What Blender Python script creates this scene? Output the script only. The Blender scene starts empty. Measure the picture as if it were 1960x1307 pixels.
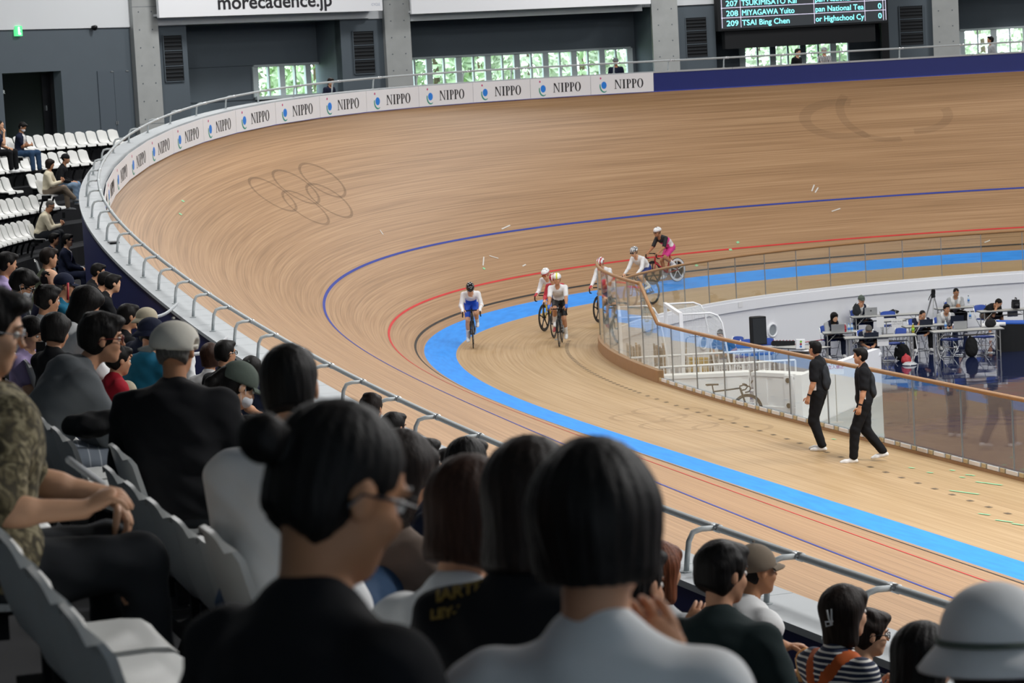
import bpy, bmesh, math, random
import numpy as np
from mathutils import Vector, Matrix
random.seed(7); RNG = np.random.default_rng(7)
scene = bpy.context.scene
col = scene.collection

# ---------------------------------------------------------------- camera
CX, CY, CZ = -14.4795, -20.5906, 6.0379
YAW, PITCH, ROLL, FPX = -0.303, -0.0984, -0.0533, 5238.25
_f = Vector((-math.sin(YAW)*math.cos(PITCH), math.cos(YAW)*math.cos(PITCH), math.sin(PITCH)))
_r = Vector((math.cos(YAW), math.sin(YAW), 0)); _u = _r.cross(_f)
CR = math.cos(ROLL)*_r + math.sin(ROLL)*_u
CU = -math.sin(ROLL)*_r + math.cos(ROLL)*_u
CF = _f; CAM = Vector((CX, CY, CZ))
cd = bpy.data.cameras.new('camera'); cam = bpy.data.objects.new('camera', cd); col.objects.link(cam)
cam.matrix_world = Matrix(((CR.x, CU.x, -CF.x, CX), (CR.y, CU.y, -CF.y, CY), (CR.z, CU.z, -CF.z, CZ), (0, 0, 0, 1)))
cd.sensor_width = 36; cd.lens = FPX/1960*36; cd.clip_start = 0.1; cd.clip_end = 400
cd.dof.use_dof = True; cd.dof.focus_distance = 30; cd.dof.aperture_fstop = 8.0
scene.camera = cam

# ---------------------------------------------------------------- world, lamps, exposure
w = bpy.data.worlds.new('sky'); scene.world = w; w.use_nodes = True
w.node_tree.nodes['Background'].inputs[0].default_value = (0.80, 0.92, 1.0, 1)
w.node_tree.nodes['Background'].inputs[1].default_value = 5.0
def area(name, loc, size, power, color=(1, .985, .968), look=(0, 0, -1)):
    l = bpy.data.lights.new(name, 'AREA'); l.shape = 'RECTANGLE'; l.size, l.size_y = size
    l.energy = power; l.color = color
    o = bpy.data.objects.new(name, l); col.objects.link(o); o.location = loc
    o.rotation_euler = Vector(look).to_track_quat('-Z', 'Y').to_euler()
    return o
LP = 1350
LAMPS = [(lx, ly, g) for lx in (5, 19.4, 34) for ly, g in ((-34, .12), (-12, 1.6), (8, 1.6), (27, .7), (43, .38))]
RING_LAMPS = [(-12, 14, .8), (-10.5, 30, .9), (-5, 46, 1.0), (5, 58, 1.0), (19.4, 63, 1.0), (34, 58, 1.0), (43, 46, .8)]
for lx, ly, g in RING_LAMPS: area('walkway_lamp', (lx, ly, 15.8), (3.0, 3.0), 820*g)
for lx, ly, g in LAMPS: area('ceiling_lamp', (lx, ly, 16.2), (7.0, 2.4), LP*g*(1.15 if lx < 10 else 1))
scene.view_settings.view_transform = 'Standard'; scene.view_settings.look = 'None'
scene.view_settings.gamma = 1.0; scene.view_settings.use_curve_mapping = False
scene.view_settings.exposure = 0.36
scene.cycles.max_bounces = 6; scene.cycles.diffuse_bounces = 3; scene.cycles.glossy_bounces = 3
scene.cycles.transparent_max_bounces = 16; scene.cycles.transmission_bounces = 4
scene.cycles.caustics_reflective = False; scene.cycles.caustics_refractive = False
scene.cycles.sample_clamp_indirect = 6

# ---------------------------------------------------------------- helpers: pixels, lap curve
def ray(px, py): return CF + CR*((px-980)/FPX) - CU*((py-653.5)/FPX)
def atd(px, py, d): return CAM + ray(px, py)*d
def atz(px, py, z):
    r = ray(px, py); return CAM + r*((z-CZ)/r.z)
def proj(P):
    d = Vector(P)-CAM; z = d.dot(CF)
    if z < .3: return (-9999, -9999, z)
    return (980+FPX*d.dot(CR)/z, 653.5-FPX*d.dot(CU)/z, z)
DS = 0.1
SS = np.arange(-62.5, 187.5+DS/2, DS)
UU = np.abs(((SS+62.5) % 125)-62.5)
def hermite(u, ys):
    xs = np.array([0, 15.6, 31.2, 46.9, 62.5]); ys = np.array(ys, float); m = np.zeros(5)
    m[1:-1] = (ys[2:]-ys[:-2])/(xs[2:]-xs[:-2])
    i = np.clip(np.searchsorted(xs, u)-1, 0, 3); h = xs[i+1]-xs[i]; t = (u-xs[i])/h
    return (2*t**3-3*t**2+1)*ys[i]+(t**3-2*t**2+t)*h*m[i]+(-2*t**3+3*t**2)*ys[i+1]+(t**3-t**2)*h*m[i+1]
_k = np.maximum(hermite(UU, [0.0009, -0.0485, 0.3375, 0.9136, 1.0]), 0)
_k *= math.pi/(_k[:1250].sum()*DS)
_h = np.concatenate([[0], np.cumsum((_k[:-1]+_k[1:])/2)])*DS
I0 = int(np.argmin(abs(SS))); HH = math.pi/2-(_h-_h[I0]); _hm = HH-_k*DS/2
XX = np.concatenate([[0], np.cumsum(np.cos(_hm))[:-1]])*DS; YY = np.concatenate([[0], np.cumsum(np.sin(_hm))[:-1]])*DS
XX -= XX[I0]; YY -= YY[I0]
BK = np.radians(hermite(UU, [13.5159, 17.1132, 27.2995, 42.1083, 43.9597]))
WID, HW, CW, FENCE, BLW, ZB, SLB = 7.4482, 0.6189, 0.4436, -3.8936, -0.6992, -0.1025, 0.3401
def samp(s, arr):
    s = (s+62.5) % 250-62.5; return float(np.interp(s, SS, arr))
def bank(s): return samp(s, BK)
def heading(s): return samp(s, HH)
def trk(s, o, z):
    x, y, h = samp(s, XX), samp(s, YY), samp(s, HH)
    return Vector((x-math.sin(h)*o, y+math.cos(h)*o, z))
def ban(s, d, lift=0.0):                 # point on the banking, d metres up from the measuring line
    b = bank(s); return trk(s, d*math.cos(b)-lift*math.sin(b), d*math.sin(b)+lift*math.cos(b))
def zstrip(s, o):                        # height of the flat apron at offset o (negative)
    zi = BLW*SLB*math.tan(bank(s))
    if o > BLW: return zi*o/BLW
    return zi+ZB*(o-BLW)/(FENCE-BLW)
def apron(s, o, lift=0.0): return trk(s, o, zstrip(s, o)+lift)
def coping_z(s): return WID*math.sin(bank(s))+HW
def coping_o(s): return WID*math.cos(bank(s))
def find_s(px, fn, lo, hi):              # lap position whose point fn(s) is seen at column px
    a = np.linspace(lo, hi, 400); x = np.array([proj(fn(t))[0] for t in a]); return float(a[np.argmin(abs(x-px))])
def rz(a): return Matrix.Rotation(a, 3, 'Z')

# ---------------------------------------------------------------- helpers: materials
def lin(c):
    if isinstance(c, str):
        c = [int(c[i:i+2], 16)/255 for i in (0, 2, 4)]
        c = [x/12.92 if x <= .04045 else ((x+.055)/1.055)**2.4 for x in c]
    return tuple(c)
MATS = {}
def mat(name, c, rough=.6, metal=0., var=0., scale=12., bump=0., spec=.4, emit=0., coat=0., sss=0.):
    if name in MATS: return MATS[name]
    c = lin(c); m = bpy.data.materials.new(name); m.use_nodes = True; nt = m.node_tree; b = nt.nodes['Principled BSDF']
    b.inputs['Base Color'].default_value = (*c, 1); b.inputs['Roughness'].default_value = rough
    b.inputs['Metallic'].default_value = metal; b.inputs['Specular IOR Level'].default_value = spec
    if coat: b.inputs['Coat Weight'].default_value = coat
    if emit:
        b.inputs['Emission Color'].default_value = (*c, 1); b.inputs['Emission Strength'].default_value = emit
    if var or bump:
        tc = nt.nodes.new('ShaderNodeTexCoord'); nz = nt.nodes.new('ShaderNodeTexNoise')
        nz.inputs['Scale'].default_value = scale; nz.inputs['Detail'].default_value = 4
        nt.links.new(tc.outputs['Object'], nz.inputs['Vector'])
        if var:
            mx = nt.nodes.new('ShaderNodeMix'); mx.data_type = 'RGBA'
            mx.inputs['A'].default_value = (*[max(0, x*(1-var)) for x in c], 1); mx.inputs['B'].default_value = (*[min(1, x*(1+var)) for x in c], 1)
            nt.links.new(nz.outputs['Fac'], mx.inputs['Factor']); nt.links.new(mx.outputs['Result'], b.inputs['Base Color'])
        if bump:
            bp = nt.nodes.new('ShaderNodeBump'); bp.inputs['Strength'].default_value = bump; bp.inputs['Distance'].default_value = .02
            nt.links.new(nz.outputs['Fac'], bp.inputs['Height']); nt.links.new(bp.outputs['Normal'], b.inputs['Normal'])
    MATS[name] = m; return m
def nodes(name):
    m = bpy.data.materials.new(name); m.use_nodes = True; nt = m.node_tree; MATS[name] = m
    return m, nt, nt.nodes['Principled BSDF']
def N(nt, t, **kw):
    n = nt.nodes.new(t)
    for k, v in kw.items():
        if hasattr(n, k): setattr(n, k, v)
        else: n.inputs[k].default_value = v
    return n
def ramp(nt, stops):
    r = nt.nodes.new('ShaderNodeValToRGB'); e = r.color_ramp.elements
    while len(e) < len(stops): e.new(.5)
    for el, (p, c) in zip(e, stops): el.position = p; el.color = (*lin(c), 1)
    return r
def wood_track(name, dark, mid, light, streak=26.):
    m, nt, b = nodes(name)
    uv = N(nt, 'ShaderNodeUVMap', uv_map='lap')
    def noise(sx, sy, det, seed):
        mp = N(nt, 'ShaderNodeMapping'); mp.inputs['Scale'].default_value = (sx, sy, 1); mp.inputs['Location'].default_value = (seed, seed*.7, seed)
        nz = N(nt, 'ShaderNodeTexNoise'); nz.inputs['Scale'].default_value = 1; nz.inputs['Detail'].default_value = det
        nt.links.new(uv.outputs[0], mp.inputs['Vector']); nt.links.new(mp.outputs[0], nz.inputs['Vector']); return nz
    n1 = noise(.22, streak, 2, 3.1); n2 = noise(.06, 2.2, 3, 9.4); n3 = noise(.5, streak*2.2, 1, 5.7)
    a = N(nt, 'ShaderNodeMath', operation='MULTIPLY_ADD'); a.inputs[1].default_value = .55
    nt.links.new(n1.outputs['Fac'], a.inputs[0]); 
    a2 = N(nt, 'ShaderNodeMath', operation='MULTIPLY'); a2.inputs[1].default_value = .25; nt.links.new(n3.outputs['Fac'], a2.inputs[0]); nt.links.new(a2.outputs[0], a.inputs[2])
    a3 = N(nt, 'ShaderNodeMath', operation='MULTIPLY_ADD'); a3.inputs[1].default_value = .2; nt.links.new(n2.outputs['Fac'], a3.inputs[0]); nt.links.new(a.outputs[0], a3.inputs[2])
    r = ramp(nt, [(.36, dark), (.5, mid), (.64, light)]); nt.links.new(a3.outputs[0], r.inputs[0]); nt.links.new(r.outputs[0], b.inputs['Base Color'])
    b.inputs['Roughness'].default_value = .48; b.inputs['Specular IOR Level'].default_value = .3
    return m
wood_track('track_wood', '8f6f4e', 'a7835f', 'b7946f')
wood_track('apron_wood', '9f8158', 'b0926a', 'bb9f78', 18.)
def glass_mat(name, tint, rough=.0, ior=1.5, extra=0.0):
    m, nt, b = nodes(name); nt.nodes.remove(b); out = nt.nodes['Material Output']
    t = N(nt, 'ShaderNodeBsdfTransparent'); t.inputs[0].default_value = (*tint, 1)
    g = N(nt, 'ShaderNodeBsdfGlossy'); g.inputs['Roughness'].default_value = rough; g.inputs['Color'].default_value = (1, 1, 1, 1)
    lw = N(nt, 'ShaderNodeLayerWeight'); lw.inputs['Blend'].default_value = .5
    pw_ = N(nt, 'ShaderNodeMath', operation='POWER'); pw_.inputs[1].default_value = 5.0; nt.links.new(lw.outputs['Facing'], pw_.inputs[0])
    fr = N(nt, 'ShaderNodeMath', operation='MULTIPLY_ADD'); fr.inputs[1].default_value = .85; fr.inputs[2].default_value = .035; nt.links.new(pw_.outputs[0], fr.inputs[0])
    mx = N(nt, 'ShaderNodeMixShader'); nt.links.new(fr.outputs[0], mx.inputs[0]); nt.links.new(t.outputs[0], mx.inputs[1]); nt.links.new(g.outputs[0], mx.inputs[2])
    nt.links.new(mx.outputs[0], out.inputs['Surface']); return m
glass_mat('fence_glass', (.93, .95, .93)); glass_mat('window_glass', (.97, .985, .98)); glass_mat('lens_glass', (.8, .82, .84))
def stain(name, c, a):
    m, nt, b = nodes(name); out = nt.nodes['Material Output']; b.inputs['Base Color'].default_value = (*lin(c), 1); b.inputs['Roughness'].default_value = .6
    t = N(nt, 'ShaderNodeBsdfTransparent'); mx = N(nt, 'ShaderNodeMixShader'); mx.inputs[0].default_value = a
    nt.links.new(t.outputs[0], mx.inputs[1]); nt.links.new(b.outputs[0], mx.inputs[2]); nt.links.new(mx.outputs[0], out.inputs['Surface']); return m
stain('mark_stain', '6f5a44', .26); stain('mark_faint', '7a634b', .11); stain('mark_dark', '3c3630', .6); stain('mark_line', '4f4a44', .8)
def painted(name, c, dark, amt):
    m, nt, b = nodes(name); uv = N(nt, 'ShaderNodeUVMap', uv_map='lap')
    mp = N(nt, 'ShaderNodeMapping'); mp.inputs['Scale'].default_value = (1.5, 9, 1); nz = N(nt, 'ShaderNodeTexNoise'); nz.inputs['Scale'].default_value = 1; nz.inputs['Detail'].default_value = 5
    nt.links.new(uv.outputs[0], mp.inputs[0]); nt.links.new(mp.outputs[0], nz.inputs['Vector'])
    r = ramp(nt, [(.3, dark), (.6, c)]); nt.links.new(nz.outputs['Fac'], r.inputs[0]); nt.links.new(r.outputs[0], b.inputs['Base Color'])
    b.inputs['Roughness'].default_value = .6; b.inputs['Specular IOR Level'].default_value = .2; return m
painted('band_blue', '2f93ee', '2a86e0', 1); painted('line_red', 'd23b3b', 'c03434', 1); painted('line_blue', '36469c', '2f3e90', 1); painted('line_black', '3a3733', '2d2b29', 1)
m, nt, b = nodes('floor_gloss'); b.inputs['Base Color'].default_value = (*lin('1c2648'), 1); b.inputs['Roughness'].default_value = .05; b.inputs['Specular IOR Level'].default_value = .9
tc = N(nt, 'ShaderNodeTexCoord'); nz = N(nt, 'ShaderNodeTexNoise'); nz.inputs['Scale'].default_value = .8; bp = N(nt, 'ShaderNodeBump'); bp.inputs['Strength'].default_value = .03; bp.inputs['Distance'].default_value = .3
nt.links.new(tc.outputs['Object'], nz.inputs['Vector']); nt.links.new(nz.outputs['Fac'], bp.inputs['Height']); nt.links.new(bp.outputs[0], b.inputs['Normal'])
mat('concrete', 'a9acab', .8, var=.12, scale=3, bump=.05); mat('wall_grey', '59636b', .75, var=.04, scale=2); mat('wall_white', 'dfe3e6', .7)
mat('white_paint', 'fafcff', .5); mat('navy', '232a63', .5, var=.06); mat('navy_dark', '12152a', .7); mat('board_navy', '1f2b74', .45, var=.05, scale=4)
mat('coping_grey', 'b8bdc0', .6, var=.04, scale=3); mat('galv', 'b2b9bb', .5, metal=.0, var=.1, scale=30); mat('clamp_steel', 'd0d4d6', .3, metal=.8)
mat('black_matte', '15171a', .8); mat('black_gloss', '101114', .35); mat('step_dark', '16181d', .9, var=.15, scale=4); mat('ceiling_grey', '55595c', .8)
mat('rail_wood', 'a2784c', .4, var=.12, scale=8); mat('curb_wood', 'a88460', .5, var=.1, scale=6); mat('board_white', 'f6f8fb', .45)
mat('chrome', 'c9cdd1', .25, metal=.9); mat('alu', 'aeb2b4', .35, metal=.7); mat('louver', '24282c', .7); mat('frame_pale', 'b8c4c6', .5)
mat('seat_plastic', 'e6e7e4', .38, spec=.5); mat('paper', 'f2f3f3', .7)

# ---------------------------------------------------------------- helpers: meshes and objects
class MB:
    def __init__(s): s.v = []; s.f = []; s.m = []; s.uv = None
    def add(s, vs, fs, mi=0):
        o = len(s.v); s.v += [tuple(v) for v in vs]; s.f += [tuple(i+o for i in f) for f in fs]; s.m += [mi]*len(fs); return s
    def box(s, lo, hi, M=None, mi=0):
        x0, y0, z0 = lo; x1, y1, z1 = hi
        vs = [Vector(p) for p in ((x0,y0,z0),(x1,y0,z0),(x1,y1,z0),(x0,y1,z0),(x0,y0,z1),(x1,y0,z1),(x1,y1,z1),(x0,y1,z1))]
        if M is not None: vs = [M @ v for v in vs]
        return s.add(vs, [(0,3,2,1),(4,5,6,7),(0,1,5,4),(1,2,6,5),(2,3,7,6),(3,0,4,7)], mi)
    def tube(s, pts, r, n=8, closed=False, mi=0, up=None):
        pts = [Vector(p) for p in pts]; k = len(pts); rs = r if isinstance(r, (list, tuple)) else [r]*k
        vs = []; prev = None
        for i, p in enumerate(pts):
            a = pts[i-1] if (i > 0 or closed) else p; c = pts[(i+1) % k] if (i < k-1 or closed) else p
            t = (c-a); t = t.normalized() if t.length > 1e-9 else Vector((0, 0, 1))
            if prev is None:
                x = t.orthogonal().normalized() if up is None else (Vector(up)-t*t.dot(Vector(up))).normalized()
            else:
                x = prev-t*prev.dot(t); x = x.normalized() if x.length > 1e-6 else t.orthogonal().normalized()
            prev = x; y = t.cross(x)
            for j in range(n):
                an = 2*math.pi*j/n; vs.append(p+(x*math.cos(an)+y*math.sin(an))*rs[i])
        fs = []
        for i in range(k if closed else k-1):
            i2 = (i+1) % k
            for j in range(n): fs.append((i*n+j, i*n+(j+1) % n, i2*n+(j+1) % n, i2*n+j))
        if not closed: fs.append(tuple(range(n-1, -1, -1))); fs.append(tuple((k-1)*n+j for j in range(n)))
        return s.add(vs, fs, mi)
    def lathe(s, prof, n=16, M=None, mi=0):
        vs = []; 
        for (r, z) in prof:
            for j in range(n):
                a = 2*math.pi*j/n; v = Vector((r*math.cos(a), r*math.sin(a), z)); vs.append(M @ v if M is not None else v)
        fs = [(i*n+j, i*n+(j+1) % n, (i+1)*n+(j+1) % n, (i+1)*n+j) for i in range(len(prof)-1) for j in range(n)]
        fs += [tuple(range(n-1, -1, -1)), tuple((len(prof)-1)*n+j for j in range(n))]
        return s.add(vs, fs, mi)
    def prism(s, poly, d0, d1, M=None, mi=0):      # polygon in local xy pushed along local z
        n = len(poly); vs = [Vector((x, y, d0)) for x, y in poly]+[Vector((x, y, d1)) for x, y in poly]
        if M is not None: vs = [M @ v for v in vs]
        fs = [tuple(range(n-1, -1, -1)), tuple(range(n, 2*n))]+[(i, (i+1) % n, n+(i+1) % n, n+i) for i in range(n)]
        return s.add(vs, fs, mi)
    def strip(s, rows, mi=0, close=False):         # grid of points: rows of equal length
        n = len(rows[0]); vs = [p for r in rows for p in r]; R = len(rows)
        fs = [(i*n+j, i*n+j+1, ((i+1) % R)*n+j+1, ((i+1) % R)*n+j) for i in range(R if close else R-1) for j in range(n-1)]
        return s.add(vs, fs, mi)
    def mesh(s, name, mats, smooth=False):
        me = bpy.data.meshes.new(name); me.from_pydata(s.v, [], s.f)
        for m in (mats if isinstance(mats, (list, tuple)) else [mats]): me.materials.append(MATS[m] if isinstance(m, str) else m)
        if any(s.m): me.polygons.foreach_set('material_index', s.m)
        if smooth: me.polygons.foreach_set('use_smooth', [True]*len(me.polygons))
        me.update(); return me
    def build(s, name, mats, parent=None, smooth=False, local=None):
        me = s.mesh(name, mats, smooth); return link(name, me, parent, local)
def link(name, me, parent=None, M=None):
    o = bpy.data.objects.new(name, me); col.objects.link(o)
    if M is not None: o.matrix_world = M
    if parent is not None: o.parent = parent
    return o
def smooth_by_angle(me, ang=40):
    me.polygons.foreach_set('use_smooth', [True]*len(me.polygons)); me.set_sharp_from_angle(angle=math.radians(ang))
def tag(o, label, cat, group=None, kind=None):
    o['label'] = label; o['category'] = cat
    if group: o['group'] = group
    if kind: o['kind'] = kind
    return o
def struct(o, label=None): 
    o['kind'] = 'structure'
    if label: o['label'] = label
    return o
def empty(name, M=None):
    o = bpy.data.objects.new(name, None); col.objects.link(o)
    if M is not None: o.matrix_world = M if isinstance(M, Matrix) else Matrix.Translation(M)
    return o
def frame(loc, xdir, up=(0, 0, 1)):
    x = Vector(xdir).normalized(); z = Vector(up); z = (z-x*z.dot(x)).normalized(); y = z.cross(x)
    return Matrix(((x.x, y.x, z.x, loc[0]), (x.y, y.y, z.y, loc[1]), (x.z, y.z, z.z, loc[2]), (0, 0, 0, 1)))
def copy_tree(o, M, parent=None):
    c = o.copy(); col.objects.link(c)
    if parent is None: c.matrix_world = M
    else: c.parent = parent
    for ch in o.children: copy_tree(ch, None, c)
    return c
def text_mesh(txt, size, extrude=.0015, bold=0., align='LEFT', sx=1.0, shear=0.):
    cu = bpy.data.curves.new('text', 'FONT'); cu.body = txt; cu.size = size; cu.extrude = extrude; cu.offset = bold; cu.align_x = align; cu.shear = shear
    cu.resolution_u = 3
    o = bpy.data.objects.new('text', cu); col.objects.link(o); dg = bpy.context.evaluated_depsgraph_get()
    me = bpy.data.meshes.new_from_object(o.evaluated_get(dg)); bpy.data.objects.remove(o); 
    if sx != 1.0: me.transform(Matrix.Diagonal((sx, 1, 1, 1)))
    me.materials.clear(); return me
def text_obj(name, txt, size, M, m, parent, **kw):
    me = text_mesh(txt, size, **kw); me.materials.append(MATS[m] if isinstance(m, str) else m)
    o = bpy.data.objects.new(name, me); col.objects.link(o)
    if parent is not None: o.parent = parent; o.matrix_parent_inverse = Matrix.Identity(4)
    o.matrix_local = M; return o
def lap_strip(name, fn, offs, m, s0=-62.5, s1=187.5, ds=.5, parent=None, smooth=True):
    n = int(round((s1-s0)/ds)); closed = abs((s1-s0)-250) < 1e-6
    b = MB(); rows = []; uvs = []
    for i in range(n+1):
        s = s0+(s1-s0)*i/n; rows.append([fn(s, o) for o in offs]); uvs.append([(s, o) for o in offs])
    b.strip(rows); me = b.mesh(name, m, smooth); uvl = me.uv_layers.new(name='lap'); flat = [u for r in uvs for u in r]
    li = np.zeros(len(me.loops), int); me.loops.foreach_get('vertex_index', li); uvl.data.foreach_set('uv', np.array(flat)[li].ravel())
    return link(name, me, parent)
# ================================================================ the track
track = lap_strip('floor_track', lambda s, d: ban(s, d), [0, .1, .22, .4, .9, 1.5, 2.5, 3.5, 4.5, 5.5, 6.5, 7.0, WID], 'track_wood'); struct(track, 'banked timber racing surface of the indoor cycling track')
ap = lap_strip('floor_apron', lambda s, o: apron(s, o), [BLW, -1.2, -1.8, -2.6, -3.2, FENCE], 'apron_wood'); struct(ap, 'flat timber apron inside the blue band')
band = lap_strip('floor_band', lambda s, o: apron(s, o), [0, -.2, -.45, BLW], 'band_blue'); struct(band, 'bright blue painted band along the inner track edge')
for nm, d0, d1, m in (('black_line', .20, .255, 'line_black'), ('red_line', .87, .925, 'line_red'), ('blue_line', 2.46, 2.525, 'line_blue')):
    lap_strip(nm, lambda s, d: ban(s, d, .004), [d0, d1], m, parent=track)
def decal(name, fn, pts_list, m, parent):    # polygons given in lap coordinates
    b = MB()
    for rows in pts_list: b.strip([[fn(*p) for p in r] for r in rows])
    o = b.build(name, m, parent); return o
def ring_rows(s0, d0, rs, rd, wdt, n=40, a0=0, a1=2*math.pi):
    return [[(s0+math.cos(a0+(a1-a0)*i/n)*(rs-wdt/2), d0+math.sin(a0+(a1-a0)*i/n)*(rd-wdt/2)), (s0+math.cos(a0+(a1-a0)*i/n)*(rs+wdt/2), d0+math.sin(a0+(a1-a0)*i/n)*(rd+wdt/2))] for i in range(n+1)]
lift = lambda s, d: ban(s, d, .006)
# inverse look-up: lap coordinates of a point of the banking / the apron seen at a pixel
def pick(px, py, fn, s0, s1, o0, o1):
    best = None
    for it in range(4):
        sa = np.linspace(s0, s1, 25); oa = np.linspace(o0, o1, 25); bd = 1e18
        for s in sa:
            for o in oa:
                x, y, z = proj(fn(s, o)); d = (x-px)**2+(y-py)**2
                if d < bd and z > 0: bd, best = d, (float(s), float(o))
        ws, wo = (s1-s0)/10, (o1-o0)/10; s0, s1, o0, o1 = best[0]-ws, best[0]+ws, best[1]-wo, best[1]+wo
    return best
# five ghost rings left on the bend (the ring centres and a radius in lap metres)
def ghost_rings(c1, c3, fn, m, parent, w=.11, squash=1.0, name='ring_mark', down=1.0):
    (s1, d1), (s3, d3) = c1, c3; ds, dd = (s3-s1)/2, (d3-d1)/2; L = math.hypot(ds, dd); r = L*.46
    ux, uy = ds/L, dd/L; vx, vy = uy*down, -ux*down
    for k in range(5):
        i, row = (k, 0) if k < 3 else (k-3+.5, 1)
        cs = s1+ux*L*i+vx*L*.48*row; cdv = d1+uy*L*i+vy*L*.48*row
        decal(name, fn, [ring_rows(cs, cdv, r, r, w)], m, parent)
rA = pick(522, 372, ban, 40, 58, 3, 7); rB = pick(617, 345, ban, 42, 62, 3, 7)
print('rings', rA, rB)
ghost_rings(rA, rB, lift, 'mark_stain', track, w=.075)
rC = pick(1282, 787, apron, 20, 34, -3.8, -1); rD = pick(1402, 818, apron, 16, 32, -3.8, -1)
liftA = lambda s, o: apron(s, o, .006)
ghost_rings(rC, rD, liftA, 'mark_faint', ap, w=.09, down=1.0)
# faint curved residue high on the far banking
fA = pick(1556, 232, ban, 52, 75, 3.5, 7.4); 
decal('residue_mark', lift, [ring_rows(fA[0]+.8, fA[1], 1.0, .75, .3, 24, 1.2, 5.2)], 'mark_faint', track)
decal('residue_mark', lift, [ring_rows(fA[0]+1.9, fA[1]+.2, 1.1, 1.2, .22, 24, 2.4, 4.9)], 'mark_faint', track)
decal('residue_mark', lift, [ring_rows(fA[0]+2.6, fA[1], .9, .7, .25, 24, 4.6, 6.6)], 'mark_faint', track)
# foot-rest dashes along the apron
b = MB(); sA = pick(1100, 690, apron, 25, 42, -3.8, -1); sB = pick(1500, 838, apron, 12, 30, -3.8, -1); sC = pick(1950, 990, apron, 0, 20, -3.8, -1)
print('dash', sA, sB, sC)
s = -4.0
while s < 41:
    o = np.interp(s, [sC[0], sB[0], sA[0]], [sC[1], sB[1], sA[1]])
    b.strip([[apron(s, o-.04, .006), apron(s, o+.04, .006)], [apron(s+.13, o-.04, .006), apron(s+.13, o+.04, .006)]]); s += .62 if s < 28 else .34
o = b.build('foothold_marks', 'mark_dark', ap); o['kind'] = 'stuff'
# scraps of tape and scuffs
mat('tape_green', '8fd3a0', .6); mat('tape_white', 'd9d6cf', .6)
def tape(px, py, l, wd, ang, m, fn, rng, parent, name='tape_scrap'):
    s, o = pick(px, py, fn, *rng); c, sn = math.cos(ang), math.sin(ang)
    g = lambda a, t: (s+a*c-t*sn, o+a*sn+t*c); f = lambda p: fn(p[0], p[1], .008)
    bb = MB(); bb.strip([[f(g(-l/2, -wd/2)), f(g(-l/2, wd/2))], [f(g(l/2, -wd/2)), f(g(l/2, wd/2))]]); bb.build(name, m, parent)
RA = (-2, 36, -3.85, -.75); RB = (38, 66, .3, 7.4)
for px, py, l in ((1745, 896, .12), (1780, 905, .12), (1823, 901, .1), (1842, 914, .1), (1857, 910, .18), (1893, 926, .5), (1846, 943, .55), (1884, 985, .2), (1922, 998, .3), (1948, 1004, .2), (1596, 841, .1)):
    tape(px, py, l, .05, .35, 'tape_green', apron, RA, ap)
for px, py, l, a in ((968, 435, .45, .2), (925, 500, .5, .6), (945, 492, .3, -.5), (1556, 360, .3, 1.0), (1563, 364, .25, .9), (1600, 402, .3, .3), (1003, 508, .2, .2), (730, 445, .2, 1.), (1890, 462, .2, .4)):
    tape(px, py, l, .035, a, 'tape_white', ban, RB, track)
for px, py, l, a in ((926, 514, .1, .2), (1398, 478, .1, 0), (1412, 464, .1, .4), (350, 385, .12, 0), (345, 410, .12, 0), (1333, 508, .1, .2)):
    tape(px, py, l, .07, a, 'tape_green', ban, RB, track)

# ================================================================ outer wall, coping, boards and guard rail
pw = lap_strip('wall_perimeter', lambda s, t: trk(s, coping_o(s)+.012, coping_z(s)-.05 if t else WID*math.sin(bank(s))-.03), [0, 1], 'board_navy'); struct(pw, 'navy blue inner face of the perimeter wall')
pw2 = lap_strip('wall_stand', lambda s, t: trk(s, coping_o(s)+CW-.03, coping_z(s)-.05 if t == 0 else 1.4), [0, 1], 'navy'); struct(pw2, 'navy blue parapet wall between coping and spectator stand')
# coping slabs, one piece every 1.5 m where they can be told apart
cop = empty('coping'); struct(cop, 'pale grey coping along the top of the perimeter wall')
def coping_piece(s0, s1, gap=.012):
    b = MB(); n = max(1, int((s1-s0)/.5)); rows = []
    for i in range(n+1):
        s = s0+gap/2+(s1-s0-gap)*i/n; o, z = coping_o(s), coping_z(s)
        rows.append([trk(s, o-.02, z-.05), trk(s, o-.02, z), trk(s, o+CW, z), trk(s, o+CW, z-.05), trk(s, o-.02, z-.05)])
    b.strip(rows); b.add(rows[0][:4], [(0, 1, 2, 3)]); b.add(rows[-1][:4], [(3, 2, 1, 0)]); b.build('coping_slab', 'coping_grey', cop)
s = -14.0
while s < 75: coping_piece(s, s+1.5); s += 1.5
while s < 236: coping_piece(s, min(s+10, 236), 0); s += 10
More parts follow.
